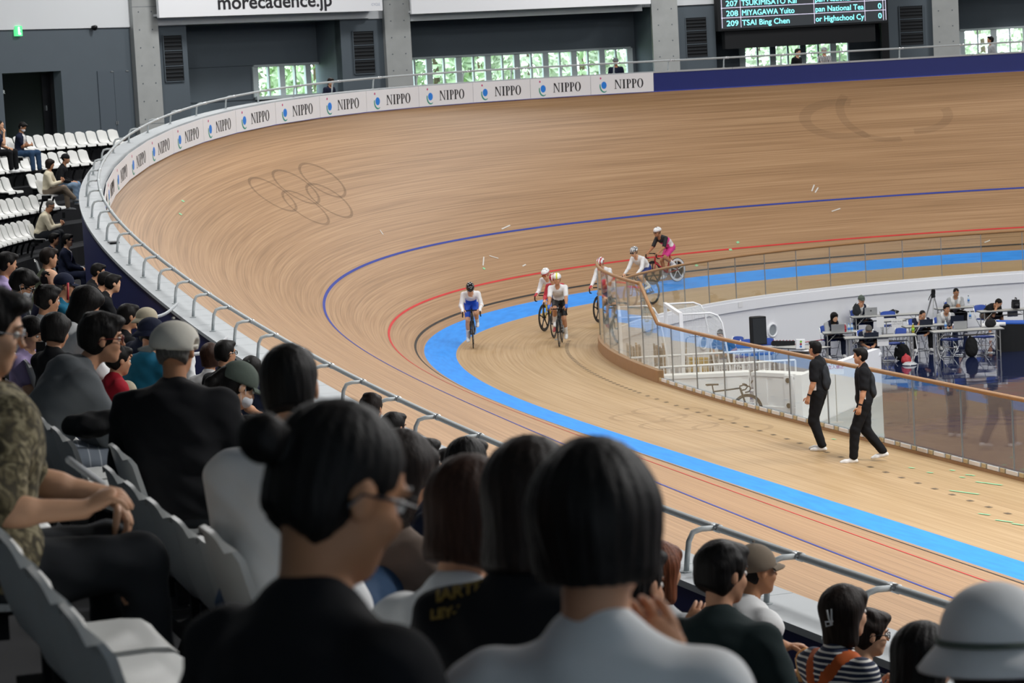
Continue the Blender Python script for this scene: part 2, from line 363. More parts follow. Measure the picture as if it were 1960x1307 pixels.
# sponsor boards
mat('ink_black', '26262a', .5); mat('logo_blue', '2f8cf0', .4); mat('logo_green', '3aa08c', .4); mat('logo_pink', 'cf4a86', .4)
def serif_word(M, parent, H, name='lettering'):
    def bar(x0, x1, y0, y1): return [(x0, y0), (x1, y0), (x1, y1), (x0, y1)]
    b = MB(); z0, z1 = .001, .004; t, T = .07*H, .19*H; sh = .05*H
    def ser(x, y, wd): b.prism(bar(x-wd/2, x+wd/2, y, y+sh), z0, z1, M)
    x = 0
    # N
    b.prism(bar(x+.1*H, x+.1*H+t, 0, H), z0, z1, M); b.prism(bar(x+.72*H, x+.72*H+t, 0, H), z0, z1, M); b.prism([(x+.06*H, H), (x+.27*H, H), (x+.79*H, 0), (x+.70*H, 0)], z0, z1, M)
    ser(x+.14*H, 0, .26*H); ser(x+.76*H, H-sh, .26*H); x += .98*H
    # I
    b.prism(bar(x+.1*H, x+.1*H+T, 0, H), z0, z1, M); ser(x+.19*H, 0, .34*H); ser(x+.19*H, H-sh, .34*H); x += .46*H
    for k in range(2):
        b.prism(bar(x+.1*H, x+.1*H+T, 0, H), z0, z1, M); ser(x+.2*H, 0, .34*H); ser(x+.12*H, H-sh, .2*H)
        o_, i_ = [], []
        for j in range(13):
            a = math.pi/2-math.pi*j/12; o_.append((x+.34*H+.27*H*math.cos(a), .73*H+.27*H*math.sin(a))); i_.append((x+.34*H+.12*H*math.cos(a), .73*H+.225*H*math.sin(a)))
        for j in range(12): b.prism([o_[j], i_[j], i_[j+1], o_[j+1]], z0, z1, M)
        b.prism(bar(x+.2*H, x+.34*H, H-.045*H, H), z0, z1, M); b.prism(bar(x+.2*H, x+.34*H, .46*H, .505*H), z0, z1, M); x += .66*H
    n = 24
    for j in range(n):
        q = []
        for jj in (j, j+1):
            a = 2*math.pi*jj/n; q.append(((x+.42*H+.38*H*math.cos(a), .5*H+.52*H*math.sin(a)), (x+.42*H+.2*H*math.cos(a), .5*H+.47*H*math.sin(a))))
        b.prism([q[0][0], q[1][0], q[1][1], q[0][1]], z0, z1, M)
    return b.build(name, 'ink_black', parent)
def logo(M, parent, H):
    b = MB(); b.prism([(.30*H+.19*H*math.cos(a), .45*H+.24*H*math.sin(a)) for a in np.linspace(0, 2*math.pi, 25)[:-1]], .001, .004, M); b.build('emblem_disc', 'logo_blue', parent)
    b = MB(); b.prism([(.07*H+.055*H*math.cos(a), .92*H+.07*H*math.sin(a)) for a in np.linspace(0, 2*math.pi, 15)[:-1]], .001, .004, M); b.build('emblem_dot', 'logo_pink', parent)
    b = MB(); n = 18
    for j in range(n):
        q = []
        for jj in (j, j+1):
            t = jj/n; a = math.radians(165+t*140); wd = .085*H*math.sin(math.pi*min(1, .12+t*.88))**.6+.004
            cx, cy = .32*H+.3*H*math.cos(a), .42*H+.42*H*math.sin(a); nx, ny = math.cos(a), math.sin(a)
            q.append(((cx+nx*wd*.5, cy+ny*wd*.5), (cx-nx*wd*.5, cy-ny*wd*.5)))
        b.prism([q[0][0], q[1][0], q[1][1], q[0][1]], .001, .004, M)
    b.build('emblem_swoosh', 'logo_green', parent)
topfn = lambda s: trk(s, coping_o(s)-.02, coping_z(s))
edges_px = [1249, 1128, 1014, 904, 799, 700, 608.5, 525, 449, 388, 330, 284, 245, 216]
es = [find_s(p, topfn, 36, 62) for p in edges_px]
for k in range(len(es)-1, 0, -1): pass
bl_ = lambda a, c: (ban(a, WID)-ban(c, WID)).length
Ls = [bl_(es[i], es[i+1]) for i in range(9)]; print('board lengths', [round(v, 2) for v in Ls]); Lm = sum(Ls)/len(Ls)
es = es[:10]
for _ in range(6):
    t = es[-1]-.3
    while bl_(es[-1], t) < Lm: t -= .01
    es.append(t)
WORDS = ['beside the plain navy stretch of wall', 'below the man in the dark shirt and grey cap', 'third from the navy stretch of wall', 'fourth from the navy stretch of wall', 'fifth from the navy stretch of wall', 'below the dark louvre between concrete columns', 'below the seated man at the small window', 'eighth from the navy stretch of wall', 'ninth from the navy stretch of wall', 'tenth from the navy stretch of wall', 'beside the first grey column', 'twelfth from the navy stretch of wall', 'thirteenth from the navy stretch of wall', 'fourteenth, steeply foreshortened at the curve', 'last one, almost edge-on at the curve']
for k in range(len(es)-1):
    sa, sb = es[k+1], es[k]; A, Bp = ban(sa, WID), ban(sb, WID); A2, B2 = topfn(sa), topfn(sb)
    inward = -(trk((sa+sb)/2, 1, 0)-trk((sa+sb)/2, 0, 0)); off = inward*.03
    org = A+off; xd = (Bp-A).normalized(); yd = (A2-A); yd = (yd-xd*yd.dot(xd)).normalized(); zd = xd.cross(yd)
    L = (Bp-A).length-.012; Hh = (A2-A).length-.03
    M = Matrix(((xd.x, yd.x, zd.x, org.x), (xd.y, yd.y, zd.y, org.y), (xd.z, yd.z, zd.z, org.z), (0, 0, 0, 1)))
    e = empty('sponsor_board', M); tag(e, 'white NIPPO sponsor board %s' % WORDS[min(k, 14)], 'sponsor board', 'NIPPO boards along the bend')
    bb = MB(); bb.box((0.005, .02, -.012), (L, Hh, 0)); bb.build('board_panel', 'board_white', e)
    LS = L/2.55
    logo(Matrix.Translation((.36*LS, Hh*.14, 0)) @ Matrix.Diagonal((LS*1.25, 1, 1, 1)), e, Hh*.76); serif_word(Matrix.Translation((.95*LS, Hh*.27, 0)) @ Matrix.Diagonal((LS*1.22, 1, 1, 1)), e, Hh*.46)
# guard rail: one tube, bent posts, clamps
gr = empty('guard_rail'); tag(gr, 'galvanised steel guard rail with bent posts on the perimeter coping', 'railing')
RH, RO = .30, .05
rp = lambda s: trk(s, coping_o(s)+RO, coping_z(s)+RH)
b = MB(); b.tube([rp(s) for s in np.arange(-16, 90.1, .5)], .028, 8); b.build('rail', 'galv', gr, smooth=True)
post_s = list(np.arange(-12.6, 76, 1.47))
pb = None
for i, s in enumerate(post_s):
    o, z = coping_o(s), coping_z(s)
    P = [trk(s, o+.30, z), trk(s, o+.285, z+.12), trk(s, o+.27, z+.22), trk(s, o+.235, z+.285), trk(s, o+.17, z+RH+.003), trk(s, o+RO, z+RH)]
    b = MB(); b.tube(P, .021, 7); po = b.build('post', 'galv', gr, smooth=True)
    h = heading(s); M = frame(P[0], (math.cos(h), math.sin(h), 0)); b = MB(); b.lathe([(.045, 0), (.045, .008), (.03, .012)], 10, M); b.build('base_plate', 'galv', po)
    b = MB(); b.tube([rp(s-.055), rp(s), rp(s+.055)], .034, 8); b.build('clamp', 'clamp_steel', gr, smooth=True)

# ================================================================ infield edge: glass fence with timber handrail
fence = empty('glass_fence'); tag(fence, 'glass infield fence with a timber handrail around the inside of the track', 'fence')
TALL0, TALL1 = 31.4, 39.6
def fz(s): return zstrip(s, FENCE)
def fpt(s, z, o=0): return trk(s, FENCE-.06+o, fz(s)+z)
def curb(s0, s1, h, name='curb', m='curb_wood'):
    b = MB(); rows = []
    n = int((s1-s0)/.5)+1
    for i in range(n+1):
        s = s0+(s1-s0)*i/n; rows.append([fpt(s, -.05, .07), fpt(s, h, .06), fpt(s, h, -.06), fpt(s, -.05, -.06)])
    b.strip(rows); b.add(rows[0], [(0, 1, 2, 3)]); b.add(rows[-1], [(3, 2, 1, 0)]); return b.build(name, m, fence)
curb(-12, TALL0-1.4, .05); curb(TALL0-1.4, TALL1, .24); curb(TALL1, 90, .05, m='white_paint')
def pane(s0, s1, z0, z1, z1b=None):
    g = .012; b = MB(); z1b = z1 if z1b is None else z1b
    a0, a1 = s0+g, s1-g
    p = [fpt(a0, z0, .008), fpt(a1, z0, .008), fpt(a1, z1b, .008), fpt(a0, z1, .008), fpt(a0, z0, -.008), fpt(a1, z0, -.008), fpt(a1, z1b, -.008), fpt(a0, z1, -.008)]
    b.add(p, [(0, 1, 2, 3), (5, 4, 7, 6), (1, 5, 6, 2), (4, 0, 3, 7), (3, 2, 6, 7), (4, 5, 1, 0)]); o = b.build('glass_pane', 'fence_glass', fence)
    for s in (s0,): 
        b = MB(); b.box((-.006, -.012, 0), (.006, .012, z1-z0), frame(fpt(s, z0), (math.cos(heading(s)), math.sin(heading(s)), 0))); b.build('glass_joint', 'alu', fence)
HL = 1.17; HT = 1.88
ss = [-9.8+1.62*i for i in range(0, 26)]
ss = [s for s in ss if s < TALL0-1.3]
sl = list(ss)+[TALL0-1.3]
for a, c in zip(sl[:-1], sl[1:]): pane(a, c, .11, HL-.02)
pane(TALL0-1.3, TALL0, .25, HL-.02, HT-.02)
tl = list(np.linspace(TALL0, TALL1, 7))
for a, c in zip(tl[:-1], tl[1:]): pane(a, c, .25, HT-.02)
fl = list(np.arange(TALL1, 88, 1.55))
for a, c in zip(fl[:-1], fl[1:]): pane(a, c, .06, HL-.02)
b = MB(); pts = [fpt(s, HL) for s in np.arange(-11, TALL0-1.3, .4)]+[fpt(TALL0-1.3, HL)]; b.tube(pts, .036, 10); b.build('handrail', 'rail_wood', fence, smooth=True)
b = MB(); b.tube([fpt(TALL0-1.3, HL), fpt(TALL0-.65, (HL+HT)/2), fpt(TALL0, HT)], .036, 10); b.build('handrail', 'rail_wood', fence, smooth=True)
b = MB(); b.tube([fpt(s, HT) for s in np.linspace(TALL0, TALL1, 20)], .036, 10); b.build('handrail', 'rail_wood', fence, smooth=True)
b = MB(); b.tube([fpt(TALL1, HT), fpt(TALL1, 0)], .02, 8); b.build('end_post', 'alu', fence, smooth=True)
b = MB(); b.tube([fpt(s, HL) for s in np.arange(TALL1, 89, .4)], .036, 10); b.build('handrail', 'rail_wood', fence, smooth=True)
# glazing channel with its white and beige shoe blocks along the near side
b = MB(); b.strip([[fpt(s, .05, .045), fpt(s, .12, .04), fpt(s, .12, .028)] for s in np.arange(-11, TALL0-1.3, .4)]); b.build('glazing_channel', 'alu', fence)
mat('shoe_beige', 'd8c7a0', .5)
s = -6.0; k = 0
while s < TALL0-1.6:
    L = .34 if k % 2 == 0 else .12
    b = MB(); M = frame(fpt(s, .055, .05), (math.cos(heading(s)), math.sin(heading(s)), 0)); b.box((0, -.006, 0), (L, .012, .06), M); b.build('shoe_block', 'white_paint' if k % 2 == 0 else 'shoe_beige', fence); s += L+.06; k += 1
# white infield wall below the fence, floor
FZ = -1.75
iw = lap_strip('wall_infield', lambda s, t: trk(s, FENCE-.13, fz(s)-.02) if t == 0 else trk(s, FENCE-.13, fz(s)-.27) if t == 1 else trk(s, FENCE-.06, fz(s)-.275) if t == 2 else trk(s, FENCE-.06, FZ), [0, 1, 2, 3], 'white_paint', smooth=False); struct(iw, 'white retaining wall around the sunken infield')
cap_ = lap_strip('trim_infield', lambda s, o: trk(s, o, fz(s)-.02), [FENCE, FENCE-.13], 'white_paint', parent=iw)
b = MB(); ring = [trk(s, FENCE-.05, FZ) for s in np.arange(-62.5, 187.4, 1.0)]; b.add(ring, [tuple(range(len(ring)-1, -1, -1))]); fl_ = b.build('floor_infield', 'floor_gloss'); struct(fl_, 'glossy dark navy floor of the sunken infield')
# ================================================================ building shell behind the bend
OW = 17.5; WZ0, WZ1, WTOP = 4.0, 8.0, 17.0
ringp = lambda s: trk(s, OW, 6.0)
cs_px = [find_s(p, ringp, 40, 80) for p in (276, 758, 1270, 1817)]
def arc_step(s, d):
    st = .05*(1 if d > 0 else -1); L = 0; p = ringp(s)
    while L < abs(d): s += st; q = ringp(s); L += (q-p).length; p = q
    return s
cs_ = list(cs_px)
gap = (ringp(cs_[3])-ringp(cs_[0])).length/3*1.02
while cs_[-1] < cs_px[0]+250-12: cs_.append(arc_step(cs_[-1], gap))
cs_.insert(0, arc_step(cs_[0], -gap)); cs_ = [c for c in cs_ if c < cs_[0]+250-4]
print('bay gap', gap, len(cs_), cs_px)
cols = [ringp(s) for s in cs_]; NB = len(cols)
def bay_frame(i):
    A, B = cols[i % NB].copy(), cols[(i+1) % NB].copy(); A.z = B.z = 0; return frame(A, B-A), (B-A).length
def loc(M, px, py, yy):
    Mi = M.inverted(); o = Mi @ CAM; d = Mi.to_3x3() @ ray(px, py); t = (yy-o.y)/d.y; p = o+d*t; return p.x, p.z
COLW = .46
for i in range(NB):
    M, L = bay_frame(i); b = MB(); b.box((-COLW, -.35, 3.0), (COLW, .45, WTOP), M); c = b.build('column', 'concrete'); struct(c)
    for zz in (5.0, 8.6): 
        b = MB(); b.box((-COLW-.002, -.353, zz), (COLW+.002, -.34, zz+.012), M); b.build('formwork_joint', 'wall_grey', c)
    b = MB()
    for zz in np.arange(4.6, 9.5, .55):
        for xx in (-.24, .24): b.lathe([(.022, 0), (.022, .006)], 8, M @ Matrix.Translation((xx, -.35, zz)) @ Matrix.Rotation(math.pi/2, 4, 'X'))
    o = b.build('tie_holes', 'wall_grey', c); o['kind'] = 'stuff'
def wall(name, boxes, m, label, M):
    b = MB()
    for (x0, x1, z0, z1, y0, y1) in boxes: b.box((x0, y0, z0), (x1, y1, z1), M)
    o = b.build(name, m); struct(o, label); return o
def louver(M, px0, py0, px1, py1, label):
    x0, z1 = loc(M, px0, py0, 0); x1, z0 = loc(M, px1, py1, 0); e = empty('louver_vent', M); tag(e, label, 'vent', 'dark louvred vents beside the columns')
    b = MB(); b.box((x0, -.02, z0), (x1, .0, z1)); b.build('backing', 'black_matte', e)
    n = 12
    for k in range(n):
        z = z0+(z1-z0)*(k+.5)/n; b = MB(); b.box((x0+.03, -.05, z-.028), (x1-.03, -.02, z+.02)); b.build('slat', 'louver', e)
    for k in range(4):
        z = z0+(z1-z0)*k/3; b = MB(); b.box((x0, -.056, z-.014), (x1, -.018, z+.014)); b.build('frame_bar', 'wall_grey', e)
    for x in (x0, x1): b = MB(); b.box((x-.014, -.056, z0), (x+.014, -.018, z1)); b.build('frame_bar', 'wall_grey', e)
ND = 1.3; wn = [0]
mat('blind', 'e8efe9', .8)
def window(M, x0, x1, z0, z1, n, cells=None):
    wn[0] += 1; e = empty('window_%d' % wn[0], M); struct(e, 'ribbon window with pale frame looking out on green trees')
    def bar(a, c, zz0, zz1, nm='mullion', d=.06): b = MB(); b.box((a, ND-d, zz0), (c, ND+.05, zz1)); b.build(nm, 'frame_pale', e)
    bar(x0-.05, x1+.05, z1-.03, z1+.05, 'frame_head'); bar(x0-.05, x1+.05, z0-.08, z0+.03, 'frame_sill', .12)
    xs = list(np.linspace(x0, x1, n+1))
    for k, x in enumerate(xs):
        wd = .11 if k % 2 == 0 else .03; bar(x-wd, x+wd, z0, z1)
        if k < n:
            b = MB(); b.box((x, ND+.01, z0), (xs[k+1], ND+.02, z1)); b.build('pane', 'window_glass', e)
    return e
WIN0, WIN1 = 5.62, 6.62
def niche_bay(i, panels, windows, right_ret, left_ret, niche):
    M, L = bay_frame(i); nx0, nx1 = niche
    boxes = []
    for (a, c) in panels: boxes.append((a, c, WZ0, WZ1, 0, .3))
    wall('wall_panel', boxes, 'wall_grey', 'dark grey wall panel beside the concrete column', M) if boxes else None
    bk = []
    cur = nx0
    for (a, c) in windows: bk.append((cur, a, WIN0-.1, WIN1+.05, ND, ND+.15)); cur = c
    bk.append((cur, nx1, WIN0-.1, WIN1+.05, ND, ND+.15))
    bk = [q for q in bk if q[1]-q[0] > .02]
    bk += [(nx0, nx1, WZ0, WIN0-.05, ND, ND+.15), (nx0, nx1, WIN1+.03, WZ1, ND, ND+.15)]
    bk += [(nx0-.15, nx0, WZ0, WZ1, .02, ND+.15), (nx1, nx1+.15, WZ0, WZ1, .02, ND+.15), (nx0, nx1, WZ1, WZ1+.15, -.05, ND+.15)]
    wall('wall_niche', bk, 'wall_grey', 'recessed dark grey wall of the window niche', M)
    wall('wall_upper', [(0, L, WZ1, WTOP, -.05, .3)], 'wall_white', 'white upper wall above the grey panels', M)
    for (a, c) in windows: window(M, a, c, WIN0, WIN1, max(2, int(round((c-a)/.56))))
    return M, L
# index of bays: 0 = left of first visible column, 1,2,3 = between visible columns, 4 = right of the fourth
M0, L0 = bay_frame(0); M1, L1 = bay_frame(1); M2, L2 = bay_frame(2); M3, L3 = bay_frame(3); M4, L4 = bay_frame(4)
X = lambda M, px, yy=0.0, py=120: loc(M, px, py, yy)[0]
# bay 1
a1, b1 = X(M1, 360), X(M1, 655)
niche_bay(1, [(COLW, a1), (b1, L1-COLW)], [(X(M1, 486, ND), X(M1, 612, ND))], 1, 0, (a1, b1))
louver(M1, 310, 68, 352, 155, 'dark louvred vent right of the first concrete column'); louver(M1, 673, 60, 718, 140, 'dark louvred vent beside the small window, left of a column')
# bay 2
b2 = L2-COLW-.02
niche_bay(2, [], [(COLW+.2, X(M2, 1205, ND))], 1, 0, (COLW, b2))
# bay 3
a3, b3 = X(M3, 1372), X(M3, 1703)
niche_bay(3, [(COLW, a3), (b3, L3-COLW)], [(X(M3, 1421, ND), X(M3, 1624, ND))], 1, 0, (a3, b3))
louver(M3, 1311, 34, 1355, 109, 'dark louvred vent left of the scoreboard'); louver(M3, 1720, 12, 1768, 86, 'dark louvred vent right of the scoreboard')
b = MB(); xp0, xp1 = X(M3, 1688), X(M3, 1702); b.box((xp0, -.1, WZ0), (xp1, .1, WZ1+1), M3); struct(b.build('trim_1', 'black_matte'), 'black vertical pipe casing right of the scoreboard')
# bay 4
niche_bay(4, [], [(COLW+.1, L4-COLW-1.2)], 1, 0, (COLW, L4-COLW))
for i in range(5, NB):
    M, L = bay_frame(i)
    wall('wall_outer', [(0, L, -2.2 if i > 6 else WZ0-1, WZ1, 0, .3)], 'wall_grey', None, M); wall('wall_upper', [(0, L, WZ1, WTOP, -.05, .3)], 'wall_white' if i < 7 else 'wall_grey', None, M)
# bay 0: plain wall with dark doorway, double door, exit sign, camera
xd0, zd = loc(M0, -20, 137, 0); xd1 = X(M0, 121, 0, 200); zd = loc(M0, 60, 138, 0)[1]
xd0 = xd1-2.6
wall('wall_bend', [(0, xd0, WZ0-3, WZ1, 0, .3), (xd1, L0, WZ0-3, WZ1, 0, .3), (xd0, xd1, zd, WZ1, 0, .3)], 'wall_grey', 'dark grey wall left of the first column', M0)
wall('wall_upper', [(0, L0, WZ1, WTOP, -.05, .3)], 'wall_white', None, M0)
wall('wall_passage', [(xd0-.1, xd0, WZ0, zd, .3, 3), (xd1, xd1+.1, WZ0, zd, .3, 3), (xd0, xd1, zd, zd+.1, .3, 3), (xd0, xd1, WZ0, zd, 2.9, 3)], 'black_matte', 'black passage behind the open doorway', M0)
e = empty('door_1', M0); struct(e, 'black door leaf standing in the dark doorway')
xl = X(M0, 80, .5, 200); b = MB(); b.box((xl, .45, WZ0+.6), (xl+.9, .5, zd-.05)); b.build('leaf', 'black_gloss', e); b = MB(); b.box((xl+.08, .40, WZ0+1.6), (xl+.12, .45, WZ0+1.75)); b.build('door_handle', 'chrome', e)
text_obj('door_sign', '6R', .16, Matrix.Translation((X(M0, 2, .28, 178), .28, loc(M0, 2, 180, .28)[1])) @ Matrix.Rotation(math.pi/2, 4, 'X'), mat('sign_white', 'dfe8ea', .5), e)
e = empty('door_2', M0); struct(e, 'dark grey double door flush in the wall beside the column')
dx0, dz1 = loc(M0, 185, 136, 0); dx1 = X(M0, 249, 0, 190); dm = (dx0+dx1)/2
mat('door_grey', '566069', .6)
for (p, q_) in ((dx0, dm-.008), (dm+.008, dx1)): b = MB(); b.box((p, -.03, WZ0+.6), (q_, .0, dz1)); b.build('leaf', 'door_grey', e)
b = MB(); b.box((dm-.05, -.06, 5.05), (dm-.02, -.03, 5.15)); b.box((dm+.02, -.06, 5.05), (dm+.05, -.03, 5.15)); b.build('door_handle', 'alu', e)
for hx in (.45*dx1+.55*dx0, dx1-.1): b = MB(); b.box((hx-.06, -.05, dz1-.05), (hx+.06, -.03, dz1-.02)); b.build('closer', 'alu', e)
e = empty('exit_sign', M0); tag(e, 'small green and white emergency exit sign high on the grey wall', 'exit sign')
x0, z1 = loc(M0, 28, 50, -.05); x1, z0 = loc(M0, 41, 69, -.05)
mat('exit_green', '4fc27a', .4, emit=1.2); mat('exit_white', 'eafff0', .4, emit=1.6)
b = MB(); b.box((x0, -.1, z0), (x1, 0, z1)); b.build('housing', 'exit_green', e)
xm, zm = (x0+x1)/2, (z0+z1)/2; b = MB()
for bx in ((-.07, -.11, .02, .13), (-.045, -.0, .045, .05), (.02, -.12, .08, -.06), (-.03, .08, .02, .13)): b.box((xm+bx[0]*.7, -.106, zm+bx[1]*.9), (xm+bx[2]*.7, -.1, zm+bx[3]*.9))
b.build('running_figure', 'exit_white', e)
e = empty('wall_camera', M0); tag(e, 'small dome camera with arm below the white wall band', 'camera')
cx_, cz_ = loc(M0, 180, 53, -.1); b = MB(); b.lathe([(.0, -.09), (.06, -.07), (.09, 0), (.09, .05), (.05, .07)], 12, Matrix.Translation((cx_, -.12, cz_))); b.build('dome', 'black_gloss', e, smooth=True); b = MB(); b.tube([(cx_+.02, -.12, cz_+.05), (cx_+.1, -.06, cz_+.07), (cx_+.15, 0, cz_+.03)], .02, 6); b.build('bracket', 'alu', e)
# banners on the upper wall
def banner(M, pxl, pxr, pyl, pyr, label, yy=-.75):
    x0, z0 = loc(M, pxl, pyl, yy); x1, _ = loc(M, pxr, pyr, yy); e = empty('banner', M); tag(e, label, 'banner')
    b = MB(); b.box((x0, yy, z0), (x1, yy+.12, z0+2.6)); b.build('face', 'board_white', e)
    b = MB(); b.box((x0+.06, yy+.12, z0+.05), (x1-.06, -.1, z0+.12)); b.build('frame_shelf', 'wall_white', e)
    b = MB(); b.box((x0+.06, -.2, z0-.22), (x1-.06, -.05, z0+2.4)); b.build('backing', 'wall_white', e)
    return e, x0, x1, z0, yy
e, x0, x1, z0, yy = banner(M1, 305, 733, 34, 26, 'white wall banner printed morecadence.jp between two columns')
tx, tz = loc(M1, 416, 18, yy); tx2 = loc(M1, 636, 18, yy)[0]
me = text_mesh('morecadence.jp', .62, .002, .012); wtx = max(v.co.x for v in me.vertices); 
text_obj('lettering', 'morecadence.jp', .62, Matrix.Translation((tx, yy-.004, tz)) @ Matrix.Rotation(math.pi/2, 4, 'X') @ Matrix.Diagonal(((tx2-tx)/wtx, 1, 1, 1)), 'ink_black', e, bold=.012)
mat('ink_pale', 'b9c0d0', .5); sx_, sz_ = loc(M1, 711, 11, yy)
text_obj('small_mark', 'CYCLE', .12, Matrix.Translation((sx_, yy-.004, sz_)) @ Matrix.Rotation(math.pi/2, 4, 'X'), 'ink_pale', e)
banner(M2, 788, 1246, 27, 10, 'blank white wall banner between the second and third columns')
# scoreboard
e = empty('scoreboard', M3); tag(e, 'black LED results board with cyan names and numbers', 'scoreboard')
yy = -1.0; x0, z0 = loc(M3, 1380, 53, yy); x1, z0b = loc(M3, 1697, 35, yy)
b = MB(); b.box((x0-.1, yy, z0-.12), (x1+.06, yy+.5, z0+3.2)); b.build('cabinet', 'black_matte', e)
b = MB(); b.box((x0+.15, yy+.1, z0-.75), (x1-.4, yy+.6, z0-.12)); b.build('lower_box', 'black_matte', e)
m, nt, bs = nodes('led_panel'); bs.inputs['Base Color'].default_value = (.012, .014, .016, 1); bs.inputs['Emission Color'].default_value = (.04, .05, .06, 1); bs.inputs['Emission Strength'].default_value = .35
b = MB(); b.box((x0, yy-.02, z0-.06), (x1, yy, z0+3.1)); b.build('screen', 'led_panel', e)
mat('led_cyan', '7ff0f5', .5, emit=1.5); mat('led_line', 'c9c4da', .5, emit=.9)
rz_ = loc(M3, 1400, 31, yy)[1]-loc(M3, 1400, 50, yy)[1]
def lx(px): return loc(M3, px, 20, yy)[0]
rows_ = [('209', 'TSAI Bing Chen', 'or Highschool Cy', '0'), ('208', 'MIYAGAWA Yuito', 'pan National Tea', '0'), ('207', 'TSUKIMISATO Kai', 'pan National Tea', '0'), ('206', 'SATO Ken', 'pan National Tea', '0')]
slope = 0.0
for k, (n_, nm, tm, pt) in enumerate(rows_):
    zb_ = z0+rz_*k
    for t_, px, al, wmax in ((n_, 1389, 'LEFT', 23), (nm, 1419, 'LEFT', None), (tm, 1560, 'LEFT', 93), (pt, 1680, 'LEFT', None)):
        me = text_mesh(t_, .27, .001, 0); wt = max(v.co.x for v in me.vertices); fx = 1.0
        if t_ == nm: fx = (lx(1419+{'T': 91 if 'TSAI' in nm else 106, 'M': 101}.get(nm[0], 60))-lx(1419))/wt
        elif wmax: fx = (lx(px+wmax)-lx(px))/wt
        text_obj('text_row', t_, .27, Matrix.Translation((lx(px), yy-.024, zb_+.04)) @ Matrix.Rotation(math.pi/2, 4, 'X') @ Matrix.Diagonal((fx, 1, 1, 1)), 'led_cyan', e)
    b = MB(); b.box((x0+.02, yy-.026, zb_+rz_-.025), (x1-.02, yy-.02, zb_+rz_-.008)); b.build('grid_line', 'led_line', e)
for px in (1381, 1417, 1558, 1655, 1690, 1695): b = MB(); b.box((lx(px)-.008, yy-.026, z0-.02), (lx(px)+.008, yy-.02, z0+3.0)); b.build('grid_line', 'led_line', e)
# ceiling
b = MB(); rg = [trk(s, OW+.5, WTOP) for s in np.arange(-62.5, 187.4, 2.5)]; b.add(rg, [tuple(range(len(rg)))]); struct(b.build('ceiling', 'ceiling_grey'), 'high grey ceiling of the hall')
# trees and lawn outside the windows
mat('leaf_green', 'b0c3a0', .7, var=.2, scale=6); mat('leaf_pale', 'c8d3bb', .7, var=.15, scale=6); mat('bark', '6b5a48', .9); mat('lawn', '7f9a5c', .9, var=.2, scale=1)
b = MB(); cpt = trk(62, OW+12, 3.0)
b.add([trk(s, o, 3.0) for s, o in ((36, OW+.6), (36, OW+40), (50, OW+45), (62, OW+45), (75, OW+45), (90, OW+40), (90, OW+.6), (75, OW+.6), (62, OW+.6), (50, OW+.6))], [tuple(range(9, -1, -1))]); struct(b.build('ground_outside', 'lawn'), 'grass slope outside the windows')
def tree(px, dd, h, wd, m, label):
    P = atd(px, 120, dd); P.z = 3.0; e = empty('tree', P); tag(e, label, 'tree', 'trees outside the windows')
    b = MB(); b.tube([(0, 0, 0), (.1, 0, h*.4), (0, .1, h*.8)], [.18, .13, .05], 7); b.build('trunk', 'bark', e)
    rng = np.random.default_rng(int(px)); n = 1300; b = MB()
    for i in range(n):
        v = rng.normal(size=3); v /= np.linalg.norm(v); r = rng.uniform(.55, 1)**.5; c = Vector((v[0]*wd*r, v[1]*wd*r, h*.58+v[2]*h*.45*r)); s_ = rng.uniform(.16, .34)
        u_ = Vector(rng.normal(size=3)).normalized(); w_ = u_.orthogonal().normalized(); x_ = u_*s_; y_ = w_*s_*.6
        b.add([c-x_, c+y_, c+x_, c-y_], [(0, 1, 2, 3)])
    o = b.build('crown', m, e); o['kind'] = 'stuff'
for j, (px, dd, h, wd, m, lb) in enumerate(((520, 118, 6.0, 1.6, 'leaf_pale', 'pale green tree outside the small window'), (600, 108, 6.5, 2.0, 'leaf_green', 'bushy green tree right of the small window, outside'), (830, 112, 7, 1.8, 'leaf_green', 'bushy green tree outside, beside the second column'), (915, 121, 6.6, 2.0, 'leaf_green', 'dense green tree outside the long window'), (1010, 111, 7.2, 1.9, 'leaf_pale', 'pale green tree outside the middle of the long window'), (1110, 122, 6.8, 2.0, 'leaf_green', 'green tree outside behind the man in the grey cap'), (1205, 112, 7, 1.7, 'leaf_pale', 'pale tree outside at the right end of the long window'), (1450, 120, 6.5, 2.0, 'leaf_pale', 'pale tree outside below the scoreboard'), (1590, 114, 7, 1.7, 'leaf_green', 'green tree outside behind the two bystanders'), (1880, 118, 6, 2.4, 'leaf_pale', 'pale tree outside the last window'))):
    tree(px, dd, h, wd, m, lb)

# ================================================================ spectator stand
NROW = 6; RD, RR = .95, .47
def row_o(k): return 13.4-RD*k
def row_z(k): return 4.17-RR*k
SEND = 54.0
b = MB(); rows = []
for s in np.arange(-24, SEND+.1, 1.0):
    r = [trk(s, OW, row_z(-1)), trk(s, row_o(0)+.55, row_z(-1))]
    for k in range(0, NROW):
        r += [trk(s, row_o(k)+.55, row_z(k)), trk(s, row_o(k+1)+.55 if k < NROW-1 else coping_o(s)+CW-.04, row_z(k))]
    rows.append(r)
b.strip(rows); st = b.build('floor_stand', 'step_dark'); struct(st, 'dark stepped concrete floor of the spectator stand')
lap_strip('floor_walkway', lambda s, o: trk(s, o if o else coping_o(s)+.2, row_z(-1)), [OW+1.2, 0], 'step_dark', SEND, 100, 1.0)['kind'] = 'structure'
lap_strip('wall_stand_end', lambda s, t: trk(SEND, s, row_z(-1) if t else 1.0), [0, 1], 'navy_dark', 6.0, OW, 1.0)['kind'] = 'structure'
